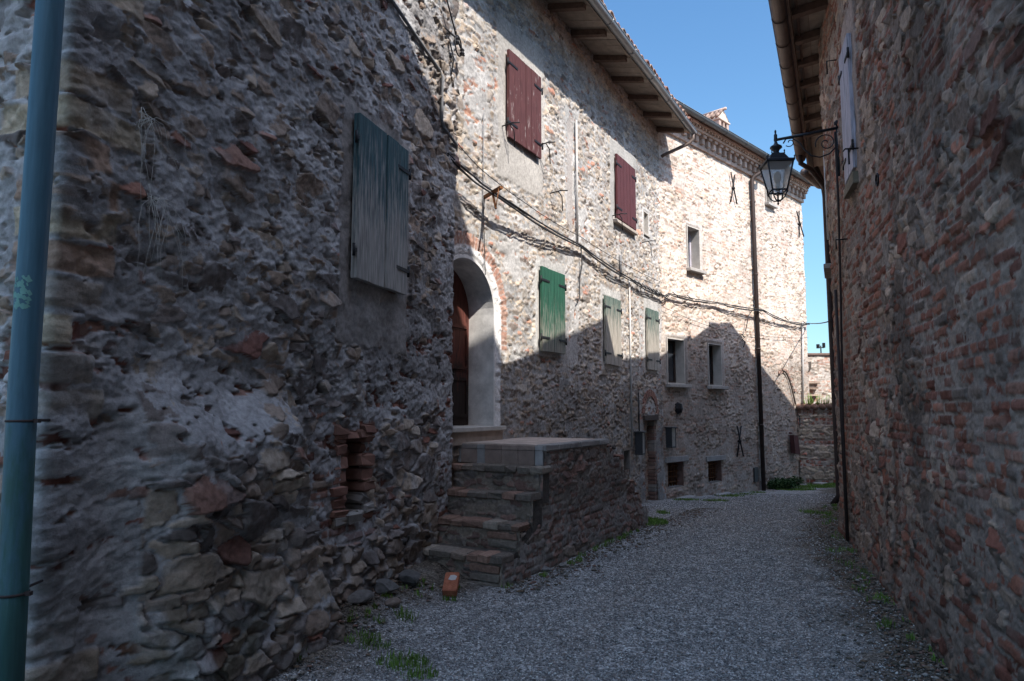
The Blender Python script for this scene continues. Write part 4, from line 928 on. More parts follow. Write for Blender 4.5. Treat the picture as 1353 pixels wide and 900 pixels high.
# pale shutter
wo = shutter_pair(DN, hD, 2.26, 2.80, 3.90, 5.26, .03, M['white_wood'], planks=2, depth=.2, thick=.04, lbl='pale lilac-white plank shutter')
mb = MB(); mb.bbox(DN, 2.22, 2.78, -.05, .09, 3.74, 3.86, jit=.014, col=(.20, .17, .125)); mb.build('window_sill', M['plain'], hD)
for ps in ([[DN.P(2.16, .02, 4.05), DN.P(2.14, .15, 4.05), DN.P(2.20, .16, 4.05)], [DN.P(2.15, .12, 4.05), DN.P(2.15, .12, 3.9)]],
           [[DN.P(1.25 + .05 * math.cos(a), .06, 3.45 + .05 * math.sin(a)) for a in np.linspace(0, 6.3, 12)]],
           [[DN.P(3.3, .02, 5.5), DN.P(3.3, .12, 5.5), DN.P(3.3, .12, 5.35)]], [[DN.P(3.1, .02, 3.4), DN.P(3.1, .14, 3.4), DN.P(3.1, .14, 3.3)]]):
    mb = MB()
    for p_ in ps: mb.tube(p_, .008, n=6)
    mb.build('iron_hook', M['iron'], hD)
mb = MB(); mb.tube([DN.P(3.44, .05, 4.72), DN.P(3.45, .05, 3.9), DN.P(3.62, .045, 3.0), DN.P(3.9, .05, 1.5), DN.P(3.95, .05, .02)], .013, n=8); mb.build('conduit', M['brown_metal'], hD); mb = MB(); mb.tube([DN.P(4.0, .05, 3.0), DN.P(4.0, .05, .02)], .018, n=8)
mb.build('conduit', M['brown_metal'], hD)
mb = MB(); mb.tube([FD.P(1.0, .06, 5.3), FD.P(1.0, .06, 4.0)], .03, n=8); mb.build('conduit', M['white_pipe'], hD)
mb = MB(); mb.bbox(FD, 1.9, 2.8, -.02, .16, 3.75, 3.83, col=(.3, .28, .26)); mb.build('window_sill', M['plain'], hD)

# ================================================================== garden wall and higher wall behind
def flat_wall(name, A, B, z0, z1, st, seed, label, cat, res=.03, keep=None, brickband=False):
    F = Frame(A, (B[0] - A[0], B[1] - A[1])); L_ = math.hypot(B[0] - A[0], B[1] - A[1])
    r_ = rootm(name, (A[0], A[1], z0), label, cat, rz=F.rz)
    p = Path([A, B], 0); masonry('wall_face', p, st, seed, z0, z1, res, r_, keep=keep, m='masonry_far')
    m_ = MB(); m_.box(F, 0, L_, -.4, -.06, z0, z1 - .02, col=(.2, .17, .15)); m_.build('wall_core', M['plain'], r_)
    return F, r_, L_
st_g = dict(st_right); st_g.update(redrate=.04, stones=[(.38, .31, .24), (.44, .37, .29), (.30, .25, .20)], mortar=[(.30, .27, .24), (.34, .31, .28)], reds=[(.28, .11, .08), (.24, .09, .065), (.32, .15, .11)], bw=.10, bh=.105, amp=.04)
def brickG(S, H): return .75 * ((np.mod(H + .50, .55) < .19) | (H > 1.42))
st_g['brick'] = brickG
gA = F3.P(6.68, .02, 0)
FG, rG, LG = flat_wall('garden_wall', (gA.x, gA.y), (gA.x + 2.6, gA.y - .35), -.85, 1.62, st_g, 41, 'low brown wall of banded stone and brick with tile coping closing the lane', 'wall', res=.02)
t_ = MB()
for i in range(13):
    s = .05 + i * .2
    t_.tube([FG.P(s, -.45, 1.70), FG.P(s, .10, 1.64)], .075, n=10, r2=.085, col=jc((.26, .16, .12), .6, 1.05))
t_.build('coping_tiles', M['tile'], rG)
st_p = dict(st_far, stones=[(.40, .34, .29), (.46, .40, .35), (.30, .25, .21)], mortar=[(.42, .385, .35), (.46, .42, .385)], reds=[(.34, .2, .15), (.38, .24, .19)]); st_p['brick'] = lambda S, H: np.full(S.shape, .5)
gP = F3.P(7.4, -.02, 0)
FP, rP, LP = flat_wall('high_wall', (gP.x - .05, gP.y + .35), (gP.x + 3.4, gP.y + .1), -.9, 3.15, st_p, 47, 'pale sunlit stone wall with a dark plaque rising behind the low brown wall', 'wall', res=.025)
m_ = MB(); m_.bbox(FP, -.05, 3.5, -.45, .05, 3.13, 3.20, bv=.01, jit=.01, col=(.2, .14, .12)); m_.build('coping', M['plain'], rP)
m_ = MB(); m_.bbox(FP, .05, .36, .03, .07, 2.72, 2.95, bv=.006, col=(.10, .085, .075)); m_.build('plaque', M['plain'], rP)
for z, a_, b_ in ((2.32, .05, .55), (2.16, .12, .5), (1.95, .1, .5)): m_ = MB(); m_.bbox(FP, a_, b_, 0, .14, z, z + .06, bv=.006, jit=.015, col=(.33, .25, .2)); m_.build('ledge', M['plain'], rP)
m_ = MB(); b0_ = FP.P(.75, -.2, 3.18); m_.tube([b0_, b0_ + Vector((0, 0, .26))], .018, n=6); m_.lathe(b0_ + Vector((-.08, 0, .18)), [(.05, 0), (.05, .12)], n=8); m_.lathe(b0_ + Vector((.09, 0, .2)), [(.045, 0), (.045, .14)], n=8)
m_.tube([b0_ + Vector((-.1, 0, .2)), b0_ + Vector((.1, 0, .2))], .015, n=6)
m_.build('wall_antenna', M['iron'], None, label='small dark twin-headed fitting on top of the pale wall against the sky', cat='antenna', origin=tuple(b0_))

# ================================================================== outdoor staircase
SD = Frame((-.18, 6.23), (.57, 1))
st = rootm('outdoor_staircase', (-.18, 6.23, 0), 'worn brick outdoor staircase rising to a tiled landing at the arched door', 'staircase', rz=SD.rz)
st_s = dict(st_right); st_s.update(w=.17, h=.072, big=1.5, bigth=.7, amp=.027, mortar_level=.40, redrate=.5, stones=[(.23, .19, .165), (.27, .225, .19), (.18, .155, .14)], reds=[(.23, .145, .12), (.26, .165, .135), (.19, .125, .105)],
    mortar=[(.22, .20, .18), (.25, .23, .21)], brick=lambda S, H: np.full(S.shape, .56), brickamp=.8, bh=.075, bw=.20, lost=.2, deep=.5)
steps = [(.10, .27), (.42, .51), (.68, .76), (.90, 1.01)]
LAND0, LAND1, LH = 1.06, 2.72, 1.225
def top_at(S):
    t = np.full(S.shape, -1.); 
    for s0_, h_ in steps: t = np.where(S > s0_ - .015, h_ - .05, t)
    t = np.where(S > LAND0 - .05, LH - .05, t)
    t = np.where(S > LAND1, 1.12, t)
    for a_, z_ in ((2.95, .98), (3.25, .80), (3.5, .60), (3.72, .42), (3.9, .25), (4.08, -.3)): t = np.where(S > a_, z_, t)
    return t
a_ = SD.P(0, 0, 0); b_ = SD.P(4.15, 0, 0)
masonry('side_wall', Path([(a_.x, a_.y), (b_.x, b_.y)], 0), st_s, 53, -.2, 1.2, .0115, st, keep=lambda S, H: H < top_at(S), macro=lambda S, H: .04 * (fbm(S * 1.5, H * 2, 61, 3) - .5) + .06 * ss(.5, 0, H), srange=(.07, 4.1))
mb = MB(); mb.box(SD, LAND0 + .01, LAND1, -1.6, -.03, -.3, LH - .06, col=(.18, .16, .14))
mb.box(SD, .14, LAND0, -1.1, -.02, -.3, .2, col=(.18, .16, .14))
for a0_, a1_, z_ in ((LAND1, 2.95, 1.08), (2.95, 3.25, .94), (3.25, 3.5, .76), (3.5, 3.72, .56), (3.72, 3.9, .38), (3.9, 4.08, .2)):
    mb.box(SD, a0_, a1_ - .002, -.85, -.03, -.3, z_, jit=.01, col=(.12, .09, .075))
for q in range(40):
    s = random.uniform(LAND1, 4.05); z = float(top_at(np.array([s]))[0]) - .04; o = -random.uniform(.0, .5)
    if z > 0: mb.bbox(SD, s, s + random.uniform(.1, .2), o - .12, o + .02, z, z + .06, jit=.012, col=jc(random.choice([(.12, .06, .05), (.12, .1, .085), (.15, .08, .06)]), .7, 1.2))
mb.build('landing_core', M['plain'], st)
st_r = dict(st_s); st_r.update(mortar_level=.70, mortar=[(.25, .205, .165), (.29, .24, .19)], amp=.03, brick=lambda S, H: .30 * np.ones(S.shape), mrough=.5, deep=.25)
tops = [-.1] + [h for _, h in steps]
bk = [(.25, .195, .155), (.27, .17, .13), (.21, .18, .15), (.29, .185, .14), (.19, .16, .135), (.28, .24, .195)]
for i, (s0_, h_) in enumerate(steps):
    wl = [1.10, 1.20, 1.26, 1.32][i]
    A = SD.P(s0_, -wl, 0); B = SD.P(s0_, .05, 0)
    RF = Frame((A.x, A.y), (B.x - A.x, B.y - A.y))
    masonry('riser', Path([(A.x, A.y), (B.x, B.y)], 0), st_r, 70 + i, tops[i] - .06, h_ - .05, .010, st, macro=lambda S, H: -.03 + 0 * S)
    mb = MB(); nxt = steps[i + 1][0] if i < 3 else LAND0
    mb.box(SD, s0_ + .03, nxt + .02, -wl, .03, tops[i] - .12, h_ - .012, jit=.004, col=(.10, .09, .08))
    x = -wl
    while x < .0:
        bw_ = random.choice([.13, .15, .25, .17]); e_ = min(x + bw_, .055)
        if .055 - e_ < .06: e_ = .055
        mb.bbox(SD, s0_ - .02 + random.uniform(-.012, .012), s0_ + .20, x + .005, e_ - .004, h_ - .072, h_ + random.uniform(-.006, .008), bv=.014, jit=.009, col=jc(random.choice(bk), .75, 1.15))
        x = e_
    if i in (0, 1): 
        for q in range(2 if i else 3): mb.bbox(SD, s0_ - .01, s0_ + .22, -.30 + .01 * q, .02, h_ - .078 * (q + 2) + .004, h_ - .078 * (q + 1) - .003, bv=.01, jit=.007, col=random.choice(bk))
    mb.build('step', M['masonry'], st)
# tiled landing
mb = MB(); x = -1.32; tc_ = [(.29, .22, .185), (.26, .195, .165), (.31, .30, .29), (.25, .205, .18), (.28, .275, .27)]
mb.box(SD, LAND0 - .03, LAND0 + .02, -1.32, -.005, steps[3][1], LH - .012, col=(.12, .115, .11))
qn = 0
while x < -.02:
    bw_ = [.20, .10, .21, .10, .21, .20][qn % 6]; e_ = min(x + bw_, -.005)
    mb.bbox(SD, LAND0 - .045, LAND0 - .029, x + .003, e_ - .003, steps[3][1] + .004, LH - .062, bv=.002, col=jc(((.32, .315, .31) if bw_ == .10 else random.choice(tc_[:2])), .85, 1.15))
    mb.bbox(SD, LAND0 - .048, LAND0 - .029, x + .003, e_ - .003, LH - .058, LH - .012, bv=.002, col=jc(random.choice(tc_), .85, 1.15))
    x = e_; qn += 1
mb.build('landing_tiles', M['plain'], st, label='front face of the landing clad in brown and grey tiles')
mb = MB()
for i in range(9):
    for j in range(9):
        s = LAND0 - .04 + i * .185; o = -1.68 + j * .185
        mb.box(SD, s + .003, s + .182, o + .003, min(o + .182, -.09), LH - .014, LH + random.uniform(0, .002), col=jc((.46, .37, .31), .85, 1.1))
mb.box(SD, LAND0 - .03, LAND1, -1.7, -.1, LH - .05, LH - .004, col=(.2, .19, .18))
for i in range(6):
    s = LAND0 - .045 + i * .285; mb.bbox(SD, s + .002, s + .281, -.088, .042 + random.uniform(-.012, .01), LH - .065, LH + .003, bv=.012, jit=.006, col=jc((.26, .245, .23), .85, 1.15))
mb.build('landing', M['plain'], st)

# ================================================================== street lantern
Ltip = DN.P(3.43, .68, 4.70)
lt = rootm('street_lantern', tuple(Ltip), 'black iron street lantern with frosted panes on a scrolled bracket from the right wall', 'lantern', rz=DN.rz)
mb = MB(); LF = Frame((DN.P(3.43, 0, 0).x, DN.P(3.43, 0, 0).y), DN.n)   # s runs out of the wall
LP_ = lambda s, h, o=0: LF.P(s, o, h)
mb.tube([LP_(.02, 4.76), LP_(.70, 4.70)], .017, n=8); mb.tube([LP_(.03, 4.84), LP_(.03, 4.20)], .012, n=8)
mb.lathe(LP_(.03, 4.80), [(.03, 0), (.03, .03), (.012, .05)], n=8)
def spiral(cx, cz, r0, r1, a0, a1, n=26): return [LP_(cx + (r0 + (r1 - r0) * t) * math.cos(a0 + (a1 - a0) * t), cz + (r0 + (r1 - r0) * t) * math.sin(a0 + (a1 - a0) * t)) for t in np.linspace(0, 1, n)]
sp1 = spiral(.15, 4.60, .02, .115, 2.5, -6.6); sp2 = spiral(.53, 4.655, .012, .055, 0, 5.6)
mb.tube(sp1, .007, n=6)
mb.tube([LP_(.06, 4.53), LP_(.12, 4.47), LP_(.22, 4.44), LP_(.31, 4.47), LP_(.38, 4.55), LP_(.43, 4.64), LP_(.50, 4.70), LP_(.57, 4.70), LP_(.60, 4.65)], .008, n=6); mb.tube(sp2, .006, n=6)
mb.build('bracket', M['lamp_metal'], lt)
c0 = Ltip; rot = DN.rz + math.pi / 4 + .25
mb = MB()
mb.lathe((c0.x, c0.y, 0), [(.008, 4.84), (.014, 4.82), (.010, 4.79), (.022, 4.77), (.022, 4.72), (.016, 4.68), (.03, 4.64), (.075, 4.61), (.08, 4.59), (.045, 4.56), (.035, 4.53), (.06, 4.505), (.075, 4.495)], n=16, smooth=True)
mb.lathe((c0.x, c0.y, 0), [(.10, 4.50), (.115, 4.49), (.175, 4.41), (.255, 4.385), (.26, 4.36), (.245, 4.355)], n=4, rot=rot)
for j in range(4):
    an = rot + math.pi / 2 * j; x, y = c0.x + .115 * math.cos(an), c0.y + .115 * math.sin(an); mb.lathe((x, y, 4.49), [(.012, 0), (.006, .02), (.012, .035), (.004, .05)], n=6)
    x, y = c0.x + .25 * math.cos(an), c0.y + .25 * math.sin(an); mb.lathe((x, y, 4.38), [(.014, 0), (.006, .02), (.012, .03), (.003, .045)], n=6)
    t_, b_ = Vector((c0.x + .235 * math.cos(an), c0.y + .235 * math.sin(an), 4.36)), Vector((c0.x + .135 * math.cos(an), c0.y + .135 * math.sin(an), 3.99))
    mb.tube([t_, b_], .011, n=6)
    an2 = an + math.pi / 2; b2_ = Vector((c0.x + .135 * math.cos(an2), c0.y + .135 * math.sin(an2), 3.99)); mb.tube([b_, b2_], .011, n=6)
    t2_ = Vector((c0.x + .235 * math.cos(an2), c0.y + .235 * math.sin(an2), 4.36)); mb.tube([t_, t2_], .012, n=6)
    dn = lambda r_, z_: Vector((c0.x + r_ * math.cos(an), c0.y + r_ * math.sin(an), z_))
    mb.tube([b_, dn(.125, 3.95), dn(.10, 3.90), dn(.055, 3.865), dn(.02, 3.86)], .009, n=6)
    mb.tube([(b_ + b2_) / 2, (b_ + b2_) / 2 * .5 + Vector((c0.x, c0.y, 3.93)) * .5 + Vector((0, 0, -.01)), Vector((c0.x, c0.y, 3.93))], .006, n=5)
    mb.lathe(dn(.135, 3.945), [(.004, 0), (.012, .015), (.006, .04)], n=6)
mb.lathe((c0.x, c0.y, 0), [(.004, 3.80), (.016, 3.82), (.008, 3.84), (.028, 3.86), (.012, 3.88), (.012, 3.98)], n=10)
mb.build('lantern_frame', M['lamp_metal'], lt)
mb = MB(); mb.lathe((c0.x, c0.y, 0), [(.128, 3.995), (.225, 4.355)], n=4, rot=rot); mb.f = mb.f[:4]; mb.mi = mb.mi[:4]; mb.sm = mb.sm[:4]; mb.build('glass', M['lamp_glass'], lt)
mb = MB(); mb.lathe((c0.x, c0.y, 0), [(.03, 4.0), (.03, 4.10)], n=12); mb.lathe((c0.x, c0.y, 4.10), [(.02, 0), (.045, .04), (.05, .09), (.035, .14), (.005, .165)], n=14, smooth=True); mb.build('bulb', M['bulb'], lt)

for ch_ in lt.children:
    if ch_.name.split('.')[0] != 'bracket': ch_.data.transform(Matrix.Translation((0, 0, .0)) @ Matrix.Scale(.86, 4))
# two small box lanterns by the low doorway
def box_lantern(F, s, h, label):
    r_ = rootm('wall_lantern', tuple(F.P(s, .02, h)), label, 'wall lantern', 'box lanterns beside the low doorway', rz=F.rz)
    m_ = MB(); m_.bbox(F, s - .08, s + .08, .03, .17, h - .22, h - .19, bv=.004); m_.box(F, s - .08, s - .068, .03, .17, h - .19, h + .18); m_.box(F, s + .068, s + .08, .03, .17, h - .19, h + .18)
    m_.box(F, s - .068, s + .068, .03, .045, h - .19, h + .18); m_.bbox(F, s - .10, s + .10, .01, .20, h + .18, h + .205, bv=.006)
    m_.build('casing', M['box_grey'], r_)
    m_ = MB(); m_.box(F, s - .067, s + .067, .155, .162, h - .188, h + .178); m_.build('pane', M['lamp_pane'], r_)
box_lantern(F2, 5.02, .98, 'small metal box lantern on the wall to the left of the low doorway')
box_lantern(F3, .12, 1.02, 'small metal box lantern on the wall to the right of the low doorway')

# ================================================================== cables
def sagp(A, B, sag, n=10, wig=0):
    A, B = Vector(A), Vector(B); return [A.lerp(B, i / n) - Vector((0, 0, sag * 4 * (i / n) * (1 - i / n) + (random.uniform(-wig, wig) if 0 < i < n else 0))) for i in range(n + 1)]
def chain(kn, sag, wig=0.004, n=8):
    out = []
    for a_, b_ in zip(kn[:-1], kn[1:]): out += sagp(a_, b_, sag, n, wig)[:-1]
    return out + [Vector(kn[-1])]
mb = MB()
dcab = DFr.P(4.6, .12, 3.25)
for k2 in range(4):
    o = .10 + .022 * (k2 % 2); dz = -.024 * (k2 // 2) + random.uniform(-.006, .006)
    kn = [F2.P(-1.3, o + .06, 4.36 + dz), F2.P(-.28, o + .12, 4.15 + dz), F2.P(2.42, o, 4.12 + dz), F2.P(4.78, o, 3.96 + dz), F2.P(6.62, o, 3.95 + dz), F3.P(.15, o, 4.02 + dz), F3.P(2.2, o, 4.06 + dz), F3.P(4.4, o + .08, 4.10 + dz), F3.P(6.0, o, 3.97 + dz), F3.P(7.55, o, 4.04 + dz)]
    mb.tube(chain(kn, .015 + .012 * k2, .008), .0105, n=6)
for s in np.arange(4.9, 6.5, .22): mb.tube([F2.P(s, .08, 4.0), F2.P(s + .05, .14, 3.93), F2.P(s + .1, .1, 3.88)], .01, n=5)
for s in (.3, .9, 2.5, 4.3, 5.9, 7.1): mb.tube([F3.P(s, .1, 4.07), F3.P(s + .14, .14, 3.99), F3.P(s + .3, .1, 4.03)], .009, n=5)
mb.tube(chain([F3.P(7.55, .12, 4.04), tuple(dcab)], .03), .012, n=6)
mb.tube([F2.P(2.42, .1, 4.1), F2.P(2.5, .08, 3.85), F2.P(2.42, .07, 3.6), F2.P(2.42, .07, 3.3), F2.P(2.32, .07, 3.22)], .010, n=6)
mb.tube([F3.P(4.0, .1, 4.05), F3.P(3.75, .12, 3.9), F3.P(3.6, .1, 3.5)], .01, n=6)
mb.build('cable_bundle', M['cable'], None, label='sagging bundle of dark cables running along the stone facades to the right house', cat='cables', origin=tuple(F2.P(-1.3, .1, 4.3)))
mb = MB()
mb.tube(chain([F2.P(-1.3, .08, 4.75), F2.P(-.3, .09, 4.42), F2.P(2.42, .09, 4.27), F2.P(6.6, .09, 4.22)], .05), .0055, n=5)
mb.build('thin_cable', M['cable'], None, label='thin single cable strung above the thick bundle across the middle house', cat='cable', origin=tuple(F2.P(-1.3, .1, 4.7))); mb = MB()
mb.tube(chain([F2.P(6.65, .08, 3.72), F3.P(2.2, .07, 3.45), F3.P(3.5, .07, 3.42), F3.P(7.5, .08, 3.62)], .03), .005, n=5)
mb.tube([F3.P(3.45, .07, 3.42), F3.P(3.55, .09, 3.34), F3.P(3.45, .08, 3.28), F3.P(3.6, .08, 3.22), F3.P(3.5, .08, 3.1)], .012, n=5)
mb.build('thin_cable', M['cable'], None, label='thin cable with a small tangle below the thick bundle on the pale far house', cat='cable', origin=tuple(F3.P(0, .1, 3.7)))
mb = MB(); kn = [F2.P(-.95, .06, 6.6), FA.P(4.3, .18, 5.9), FA.P(4.22, .14, 5.62)]
mb.tube([FA.P(3.3, .1, 6.6), FA.P(3.8, .12, 6.1), FA.P(4.2, .14, 5.62)], .009, n=5)
mb.build('bracket_cable', M['cable'], None, label='dark cable running down to the iron ring bracket on the left house', cat='cable', origin=tuple(FA.P(4.2, .1, 5.6)))

# ================================================================== ground cover and small things
def rnd_ground(rs, n, y0, y1, pw=1.6):
    y = y0 + (y1 - y0) * rs.rand(n) ** pw
    x0 = np.where(y < 6.2, -3.0 + .33 * y, -.15 + .57 * (y - 6.1)); x0 = np.where(y > 9.7, -.15 + .57 * (y - 8.37), x0); x0 = np.where(y > 14.3, y - 10.9, x0)
    x1 = np.where(y < 8.6, 1.2 + .34 * y, 4.1 + .477 * (y - 8.6))
    x = x0 + (x1 - x0) * rs.rand(n); z = gz(x, y) + .004
    dl = np.where(y < 6.2, x - (-3.0 + .33 * y), x - x0); dr_ = x1 - x; nn = .35 * (fbm(x * 2.4, y * 2.4, 61, 4, .6) - .5) * 2
    k = rs.rand(n) < np.minimum(ss(.10, .75, dl + nn), ss(.0, .60, dr_ + nn)) * .92 + .08
    return np.stack([x, y, z], 1)[k]
GC_ = np.array([(.28, .28, .28), (.20, .20, .20), (.38, .375, .365), (.17, .17, .17), (.60, .59, .57), (.25, .235, .22), (.20, .19, .185), (.30, .25, .22)])
scatter('gravel', 85000, lambda rs, n: rnd_ground(rs, n, 3.6, 16.0, 2.3), lambda rs, p: .0036 + .0055 * rs.rand(len(p)) ** 2.5 + .0003 * p[:, 1], lambda rs, p: GC_[rs.randint(0, len(GC_), len(p))] * (.82 + .5 * rs.rand(len(p), 1)), M['gravel'], label='loose grey gravel covering the lane', cat='gravel', seed=3, flat=.7)
def edge_pts(rs, n):
    y = 3.9 + 8.0 * rs.rand(n) ** 1.3; side = rs.rand(n); t = np.abs(rs.randn(n)) * .22
    xl = np.where(y < 6.1, -3.02 + .33 * y, -.14 + .57 * (y - 6.1)) + t; xr = np.where(y < 8.6, 1.22 + .33 * y, 4.06 + .477 * (y - 8.6)) - t
    x = np.where(side < .5, xl, xr); return np.stack([x, y, gz(x, y) + .01], 1)
DC_ = np.array([(.18, .155, .13), (.12, .10, .08), (.20, .12, .095), (.28, .26, .235), (.10, .09, .07), (.16, .115, .08)])
scatter('rubble', 9000, edge_pts, lambda rs, p: .006 + .022 * rs.rand(len(p)) ** 5, lambda rs, p: DC_[rs.randint(0, len(DC_), len(p))], M['gravel'], label='small stones, brick chips and dead leaves along the foot of the walls', cat='rubble', seed=9, flat=.38)

def rock(x, y, sx, sy, sz, col, label, seed, brick=False, rz=0, group=None):
    bm = bmesh.new(); 
    if brick: bmesh.ops.create_cube(bm, size=2); bmesh.ops.bevel(bm, geom=bm.edges[:], offset=.08, segments=2, affect='EDGES')
    else: bmesh.ops.create_icosphere(bm, subdivisions=3, radius=1)
    rr = random.Random(seed); ax = [Vector((rr.uniform(-1, 1), rr.uniform(-1, 1), rr.uniform(-1, 1))).normalized() for _ in range(9)]
    for v in bm.verts:
        if not brick:
            k_ = 1
            for a_ in ax:
                d_ = v.co.dot(a_)
                if d_ > .72: v.co -= a_ * (d_ - .72)
            v.co *= 1 + rr.uniform(-.02, .02)
        else: v.co += Vector((rr.uniform(-.02, .02),) * 3)
        v.co = Vector((v.co.x * sx, v.co.y * sy, v.co.z * sz))
    me = bpy.data.meshes.new('rock'); bm.to_mesh(me); bm.free()
    a = me.color_attributes.new("Col", 'FLOAT_COLOR', 'POINT'); c4 = np.ones((len(me.vertices), 4), np.float32); c4[:, :3] = col; a.data.foreach_set('color', c4.ravel())
    me.transform(Matrix.Rotation(rz, 4, 'Z')); me.transform(Matrix.Translation((x, y, gz1(x, y) + sz * .8)))
    return link('loose_brick' if brick else 'fallen_stone', me, M['masonry'], label=label, cat='brick' if brick else 'stone', group=group, origin=(x, y, gz1(x, y)))
# the loose brick leaning at the foot of the staircase
bx = rock(-.52, 6.02, .06, .115, .032, (.36, .13, .075), 'orange-red loose brick lying on the gravel at the foot of the staircase', 3, brick=True, rz=.12)
bx.rotation_euler = (R(26), R(3), R(-9)); bx.location.z += .055
mb = MB(); pp_ = [(-.03, .02), (.0, .012), (.034, .022), (.038, .07), (.012, .082), (-.022, .074)]
mb.add([(x, y, .0605 - .0) for x, y in pp_] + [(x * .9, y * .97 + .001, .0625) for x, y in pp_], [tuple(range(6, 12))] + [(i, (i + 1) % 6, (i + 1) % 6 + 6, i + 6) for i in range(6)], col=(.46, .44, .42))
cp = link('cement_patch', mb.mesh('cement_patch'), M['plain']); cp.parent = bx; cp.location = (0, 0, -.003)
for (px_, py_, sx, sy, sz, c_, lb) in [(-1.12, 5.85, .16, .12, .09, (.16, .155, .145), 'largest grey stone against the left house, beside the lowest step'), (-.92, 5.42, .07, .06, .035, (.22, .17, .14), 'small brownish stone lying on the gravel left of the loose brick'), (-1.02, 5.62, .13, .10, .06, (.13, .125, .12), 'grey mossy stone half buried against the left house, just left of the lowest step'),
        (-1.15, 5.30, .12, .09, .05, (.15, .14, .13), 'flat grey stone half buried at the foot of the left house, below the wall niche'),
        (-1.32, 4.95, .10, .08, .04, (.17, .13, .10), 'brownish stone near the foot of the left house, closest to the camera'),
        (.30, 6.98, .12, .05, .03, (.17, .16, .15), 'long flat stone lying against the side of the staircase'),
        (.52, 7.12, .05, .04, .03, (.24, .22, .20), 'small pale stone on the gravel beside the staircase side wall'),
        (-.86, 5.95, .14, .10, .07, (.11, .105, .10), 'dark stone wedged between the lowest step and the left house')]:
    rock(px_, py_, sx, sy, sz, c_, lb, int(abs(px_) * 100) & 255, rz=random.uniform(0, 3), group='stones fallen along the walls')
for s_, o_, L_ in ((2.05, .35, .42), (4.4, .3, .2)):
    pass
for (s, o, w_, d_) in ((2.0, .22, .55, .14), (.35, .3, .5, .2), (6.8, .5, .4, .25)):
    p = F3.P(s, o, 0); z = gz1(p.x, p.y)
    mb = MB(); mb.bbox(F3, s - w_ / 2, s + w_ / 2, o - d_ / 2, o + d_ / 2, z - .04, z + .05, bv=.015, jit=.015, col=(.34, .33, .32)); mb.build('kerb_stone', M['plain'], hC, label='flat pale stone at the foot of the facade')

def tufts(name, spots, label, cat, hgt=.07, m='grass', seed=1, wid=.006):
    rs = np.random.RandomState(seed); V = []; Fc = []
    for (cx, cy, rx, ry, n) in spots:
        for _ in range(n):
            a_ = rs.rand() * 6.28; r_ = math.sqrt(rs.rand()); x = cx + rx * r_ * math.cos(a_); y = cy + ry * r_ * math.sin(a_)
            if rs.rand() > 1.15 - r_ * .8: continue
            z = gz1(x, y) if False else None
            h_ = hgt * (.35 + .8 * rs.rand()); b_ = rs.rand() * 6.28; ln = h_ * .6 * rs.rand(); w_ = wid * (.6 + .8 * rs.rand())
            V.append((x, y, h_, b_, ln, w_))
    A = np.array(V); z = gz(A[:, 0], A[:, 1]); out = []; fs = []
    for i, (x, y, h_, b_, ln, w_) in enumerate(A):
        cx_, sx_ = math.cos(b_), math.sin(b_); b0_ = len(out)
        out += [(x - sx_ * w_, y + cx_ * w_, z[i]), (x + sx_ * w_, y - cx_ * w_, z[i]), (x + sx_ * w_ * .7 + cx_ * ln * .4, y - cx_ * w_ * .7 + sx_ * ln * .4, z[i] + h_ * .6), (x - sx_ * w_ * .7 + cx_ * ln * .4, y + cx_ * w_ * .7 + sx_ * ln * .4, z[i] + h_ * .6), (x + cx_ * ln, y + sx_ * ln, z[i] + h_)]
        fs += [(b0_, b0_ + 1, b0_ + 2, b0_ + 3), (b0_ + 3, b0_ + 2, b0_ + 4)]
    me = bpy.data.meshes.new(name); me.from_pydata(out, [], fs); me.update()
    return link(name, me, M[m], label=label, cat=cat, kind='stuff')
F3s = lambda s, o: (F3.P(s, o, 0).x, F3.P(s, o, 0).y)
sp_far = []
for s, o, rx, n in ((.0, .5, .30, 500), (.2, 1.0, .30, 500), (1.9, .45, .35, 700), (2.6, .45, .25, 400), (3.4, .35, .22, 300), (5.0, .6, .5, 2200), (5.9, .65, .6, 3500), (6.9, .8, .7, 4000), (7.6, 1.2, .7, 3000)):
    x, y = F3s(s, o); sp_far.append((x, y, rx, rx * .55, n))
sp_near = [(-.68, 4.45, .17, .13, 420), (-.95, 4.75, .14, .12, 260), (-.55, 4.25, .12, .10, 200), (-.8, 5.3, .1, .12, 120), (1.95, 10.0, .28, .42, 3000), (1.45, 9.1, .12, .3, 260), (1.15, 8.5, .10, .25, 260), (.95, 8.1, .10, .2, 160), (2.66, 5.05, .07, .09, 110), (2.95, 5.6, .05, .15, 60), (4.75, 10.9, .16, .5, 500), (3.3, 6.9, .05, .3, 60), (-.05, 6.3, .05, .06, 40), (2.4, 11.1, .1, .25, 300)]
rs_ = random.Random(21)
for q in range(46):
    y = rs_.uniform(4.3, 12.5); x = (1.22 + .33 * y if y < 8.6 else 4.02 + .477 * (y - 8.6)) - abs(rs_.gauss(0, .09)) - .05; sp_near.append((x, y, rs_.uniform(.02, .06), rs_.uniform(.03, .12), rs_.randint(8, 45)))
for q in range(22):
    y = rs_.uniform(4.2, 6.2); x = -2.85 + .33 * y + abs(rs_.gauss(0, .15)); sp_near.append((x, y, rs_.uniform(.02, .06), rs_.uniform(.02, .06), rs_.randint(8, 40)))
for q in range(16):
    y = rs_.uniform(6.6, 9.8); x = -.12 + .57 * (y - 6.1) + abs(rs_.gauss(0, .06)); sp_near.append((x, y, rs_.uniform(.02, .06), rs_.uniform(.03, .10), rs_.randint(10, 60)))
tufts('grass', sp_near + sp_far, 'patches of short bright green grass at the edges of the gravel', 'grass', hgt=.05, seed=4, wid=.004)
